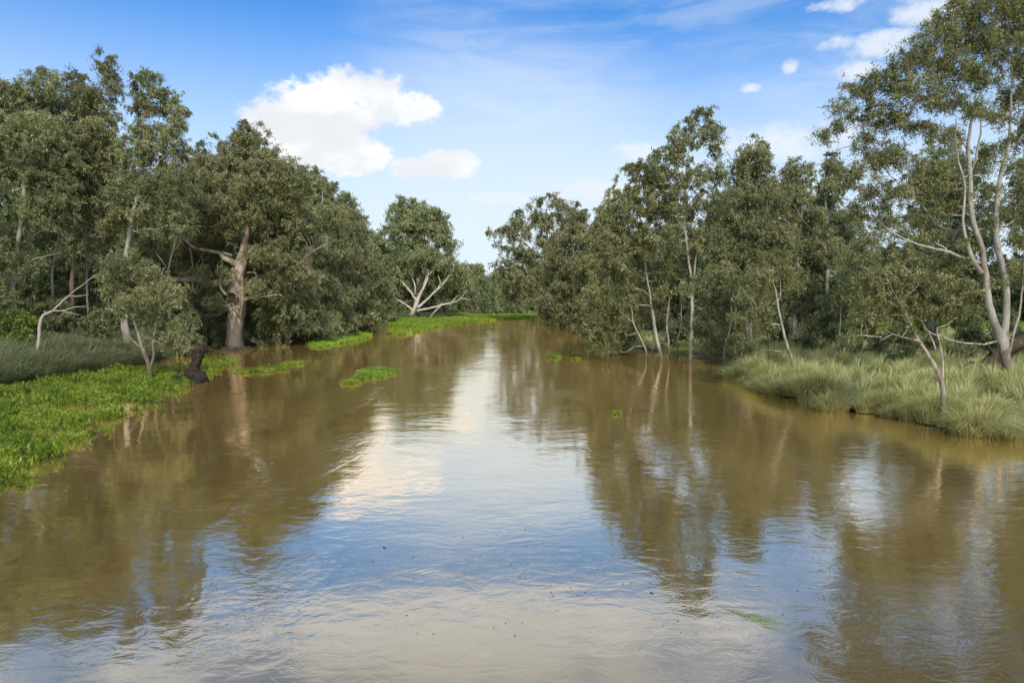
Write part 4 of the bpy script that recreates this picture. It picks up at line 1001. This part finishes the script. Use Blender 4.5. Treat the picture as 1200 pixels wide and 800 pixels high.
def weeds(name, label, poly_px, n, leafL, height, mat, seed, kind='stuff', cat='plants', group=None, thr=-0.55, ws=0.9, per=9):
    g = np.random.default_rng(seed)
    poly = [G(*p)[:2] for p in poly_px]; A = np.array(poly)
    x = g.uniform(A[:, 0].min(), A[:, 0].max(), n); y = g.uniform(A[:, 1].min(), A[:, 1].max(), n)
    if kind == 'thing':
        c0 = A.mean(0); sx, sy = np.ptp(A[:, 0]) * 0.14, np.ptp(A[:, 1]) * 0.095
        x = c0[0] + g.normal(0, 1, n) * sx; y = c0[1] + g.normal(0, 1, n) * sy
        k = g.random(n) < 0.3; x, y = x[k], y[k]
        poly = [(-1e3, -1e3), (1e3, -1e3), (1e3, 1e3), (-1e3, 1e3)]; height *= 0.6; n = len(x)
    jx = (wav(x, y, 1.3, 5) * 0.6 + g.normal(0, 0.3, len(x))) * min(1.0, ws); jy = wav(x, y, 0.9, 9) * 1.0 + g.normal(0, 0.35, len(x)) * min(1.0, ws)
    k = in_poly(x + jx, y + jy, poly) & (wav(x, y, ws, seed) + 0.6 * wav(x, y, ws * 3.1, seed + 2) > thr + g.normal(0, 0.3, n)); x, y = x[k], y[k]
    m = len(x); z = np.maximum(gz(x, y), 0.0)
    idx = np.repeat(np.arange(m), per); q = len(idx)
    hh = height * g.uniform(0.3, 1.25, m) * np.clip(0.7 + 0.5 * wav(x, y, 2.2, 1), 0.15, 2)
    t = g.random(q); a = g.random(q) * 6.283
    C = np.stack([x[idx] + np.cos(a) * leafL * 0.45 * g.random(q), y[idx] + np.sin(a) * leafL * 0.45 * g.random(q), z[idx] + hh[idx] * t + 0.02], -1)
    T = np.stack([np.cos(a), np.sin(a), g.uniform(0.1, 2.6, q)], -1)
    L = leafL * g.uniform(0.6, 1.3, q)
    V, Qd = leaf_quads(C, T, L, L * 0.19, g)
    tint = np.clip(0.35 * g.random(m)[idx] + 0.3 * t + 0.15 * wav(x, y, 0.7, 3)[idx] + 0.4 * g.random(q), 0, 1)
    V[:, 2] = np.maximum(V[:, 2], 0.004)
    c = A.mean(0); b = np.array([c[0], c[1], 0])
    o = obj(name, mesh(name, V - b, Qd, M[mat], tint), loc=b)
    tag(o, label, cat, group, kind)
    print(name, m)
    return o


weeds('water_weed', 'bright green leafy weed spreading over the water from the left bank',
      [(-260, 640), (-120, 600), (0, 562), (22, 552), (48, 540), (78, 522), (110, 506), (140, 492), (160, 478), (190, 466), (226, 452), (240, 446), (205, 438), (170, 432), (120, 436), (60, 444), (0, 456), (-120, 475), (-260, 500)], 26000, 0.18, 0.42, 'weed', 1, thr=-0.12, per=15)
weeds('water_weed', 'sparse weed sprigs off the point of the left weed bed', [(-60, 600), (0, 585), (18, 575), (14, 560), (-40, 566)], 1500, 0.15, 0.2, 'weed', 2, thr=0.0)
weeds('water_weed', 'thin bright weed around the leaning stump', [(180, 432), (262, 418), (275, 424), (240, 444), (205, 452), (180, 450)], 3800, 0.17, 0.35, 'weed', 13, thr=0.0)
weeds('weed_mat', 'narrow bright green weed mat along the far left shore', [(330, 396), (350, 391), (380, 384), (420, 377), (462, 374.5), (500, 373), (480, 380), (440, 382), (410, 384), (380, 390), (350, 399)], 26000, 0.42, 0.3, 'mat', 3, thr=-0.9, ws=0.25, per=6)
weeds('weed_mat', 'bright green weed mat floating beside the far left shore', [(360, 404), (372, 398), (400, 392), (428, 390), (434, 394), (420, 399), (395, 403), (375, 408)], 16000, 0.32, 0.25, 'mat', 4, thr=-0.5, ws=0.3, per=6)
weeds('weed_mat', 'broad bright green weed mat sweeping round the river bend', [(456, 391), (462, 384), (478, 379), (500, 374.5), (540, 371.5), (580, 369), (620, 366.5), (668, 365.0), (678, 367), (640, 370.5), (612, 373.5), (580, 375.5), (540, 379), (510, 384), (490, 389), (474, 393)], 46000, 0.55, 0.32, 'mat', 5, thr=-1.2, ws=0.15, per=6)
for k, (lab, poly, n, thr) in enumerate([
    ('bright weed clump drifting alone in mid-river, nearest of the floating clumps', [(424, 436), (432, 428), (446, 426), (456, 430), (452, 442), (446, 454), (430, 452)], 1500, -0.5),
    ('thin weed sprigs just left of the mid-river clump', [(404, 446), (412, 440), (422, 441), (424, 450), (414, 456), (406, 452)], 700, 0.0),
    ('yellow-green weed clump off the left bank by the stump', [(302, 438), (308, 428), (330, 427), (332, 433), (318, 440)], 1200, -0.2),
    ('tiny weed tuft left of the yellow-green clump', [(280, 438), (284, 433), (292, 434), (292, 440)], 300, -0.6),
    ('small weed tuft right of the yellow-green clump', [(338, 430), (342, 422), (351, 422), (352, 430)], 400, -0.6),
    ('dull weed tuft afloat left of a brighter one in the right narrows', [(642, 421), (646, 415), (656, 415), (656, 422)], 400, -0.5),
    ('bright weed tuft afloat beside the duller one in the right narrows', [(669, 424), (671, 417), (679, 416), (681, 424)], 420, -0.8),
    ('tiny green weed sprig alone on the right brown water', [(719, 488), (720, 482), (724, 481), (725, 488)], 60, -1.5)]):
    weeds('weed_clump', lab, poly, n * 4, 0.20, 0.3, 'weed', 20 + k, kind='thing', cat='weed clump', group='weed clumps adrift on the river', thr=thr)

# specks of leaf and foam riding the current in loose drift lines
g = np.random.default_rng(70)
V = []; tt = []
C = []
for q in range(16):
    c0 = G(g.uniform(80, 1150), g.uniform(450, 780)); n = g.integers(8, 40); L0 = g.uniform(1.0, 4.0); a = g.normal(1.2, 0.35)
    u = g.normal(0, 1, n) * L0 * 0.5; w = g.normal(0, 1, n) * 0.18
    C.append(np.stack([c0[0] + np.cos(a) * u - np.sin(a) * w, c0[1] + np.sin(a) * u + np.cos(a) * w, np.full(n, 0.006)], -1))
C = np.vstack(C); C = C[(river_sd(C[:, 0], C[:, 1]) < -0.5) & (g.random(len(C)) < 0.6)]
a = g.random(len(C)) * 6.28; T = np.stack([np.cos(a), np.sin(a), np.zeros(len(C))], -1); sd_ = np.stack([-T[:, 1], T[:, 0], T[:, 2]], -1)
L = g.uniform(0.010, 0.035, len(C))[:, None]
V = np.stack([C - T * L, C + sd_ * L * 0.35, C + T * L, C - sd_ * L * 0.35], 1).reshape(-1, 3)
o = obj('leaf_litter', mesh('leaf_litter', V, np.arange(len(V)).reshape(-1, 4), M['dead'], g.random(len(C)))); tag(o, 'specks of leaf litter drifting in loose lines on the water', 'litter', kind='stuff')
# floating sticks and reeds
g = np.random.default_rng(77)
for lab, pts, r, mt in [
    ('pale stick afloat off the left weed bed', [(272, 496), (280, 494), (296, 496)], 0.018, 'dead'),
    ('thin pale stick afloat on the lower left water', [(96, 680), (104, 678), (114, 679)], 0.012, 'dead'),
    ('dark leafy scrap afloat on the pale foreground water', [(449, 641), (451, 642), (453, 642)], 0.01, 'root'),
    ('dark scrap afloat near the lower right reflection edge', [(762, 694), (764, 695), (766, 695)], 0.01, 'root')]:
    pa = np.array([G(*p) for p in pts]); pa[:, 2] = 0.008
    s_ = smooth_path(pa, 0.05); gg = Geo(); gg.tube(s_ - pa[0], np.linspace(r, r * 0.5, len(s_)), 6, 0.1, g)
    o = obj('floating_stick', gg.mesh('floating_stick', M[mt]), loc=pa[0]); tag(o, lab, 'stick', 'debris adrift on the river')
rb = G(835, 706); V = []; Qd = []; tt = []; g = np.random.default_rng(78)
for q in range(22):
    u = g.random(); p0 = G(835 + 62 * u, 706 + 26 * u + g.normal(0, 3)); L = g.uniform(0.25, 0.7); a = math.atan2(-0.35, 1) + g.normal(0, 0.25)
    d = np.array([math.cos(a), math.sin(a), 0]); n_ = np.array([-d[1], d[0], 0]); w = 0.007
    p0[2] = 0.006 + 0.0004 * q
    i0 = len(V); V += [p0 - n_ * w, p0 + n_ * w, p0 + d * L + n_ * w * .3, p0 + d * L - n_ * w * .3]; Qd.append([i0, i0 + 1, i0 + 2, i0 + 3]); tt.append(g.random())
o = obj('floating_reeds', mesh('floating_reeds', np.array(V) - rb, np.array(Qd), M['weed'], tt), loc=rb); tag(o, 'raft of thin green reed stalks afloat on the lower right water', 'reeds', 'debris adrift on the river')
print('faces', sum(len(o.data.polygons) for o in S.objects if o.type == 'MESH'))
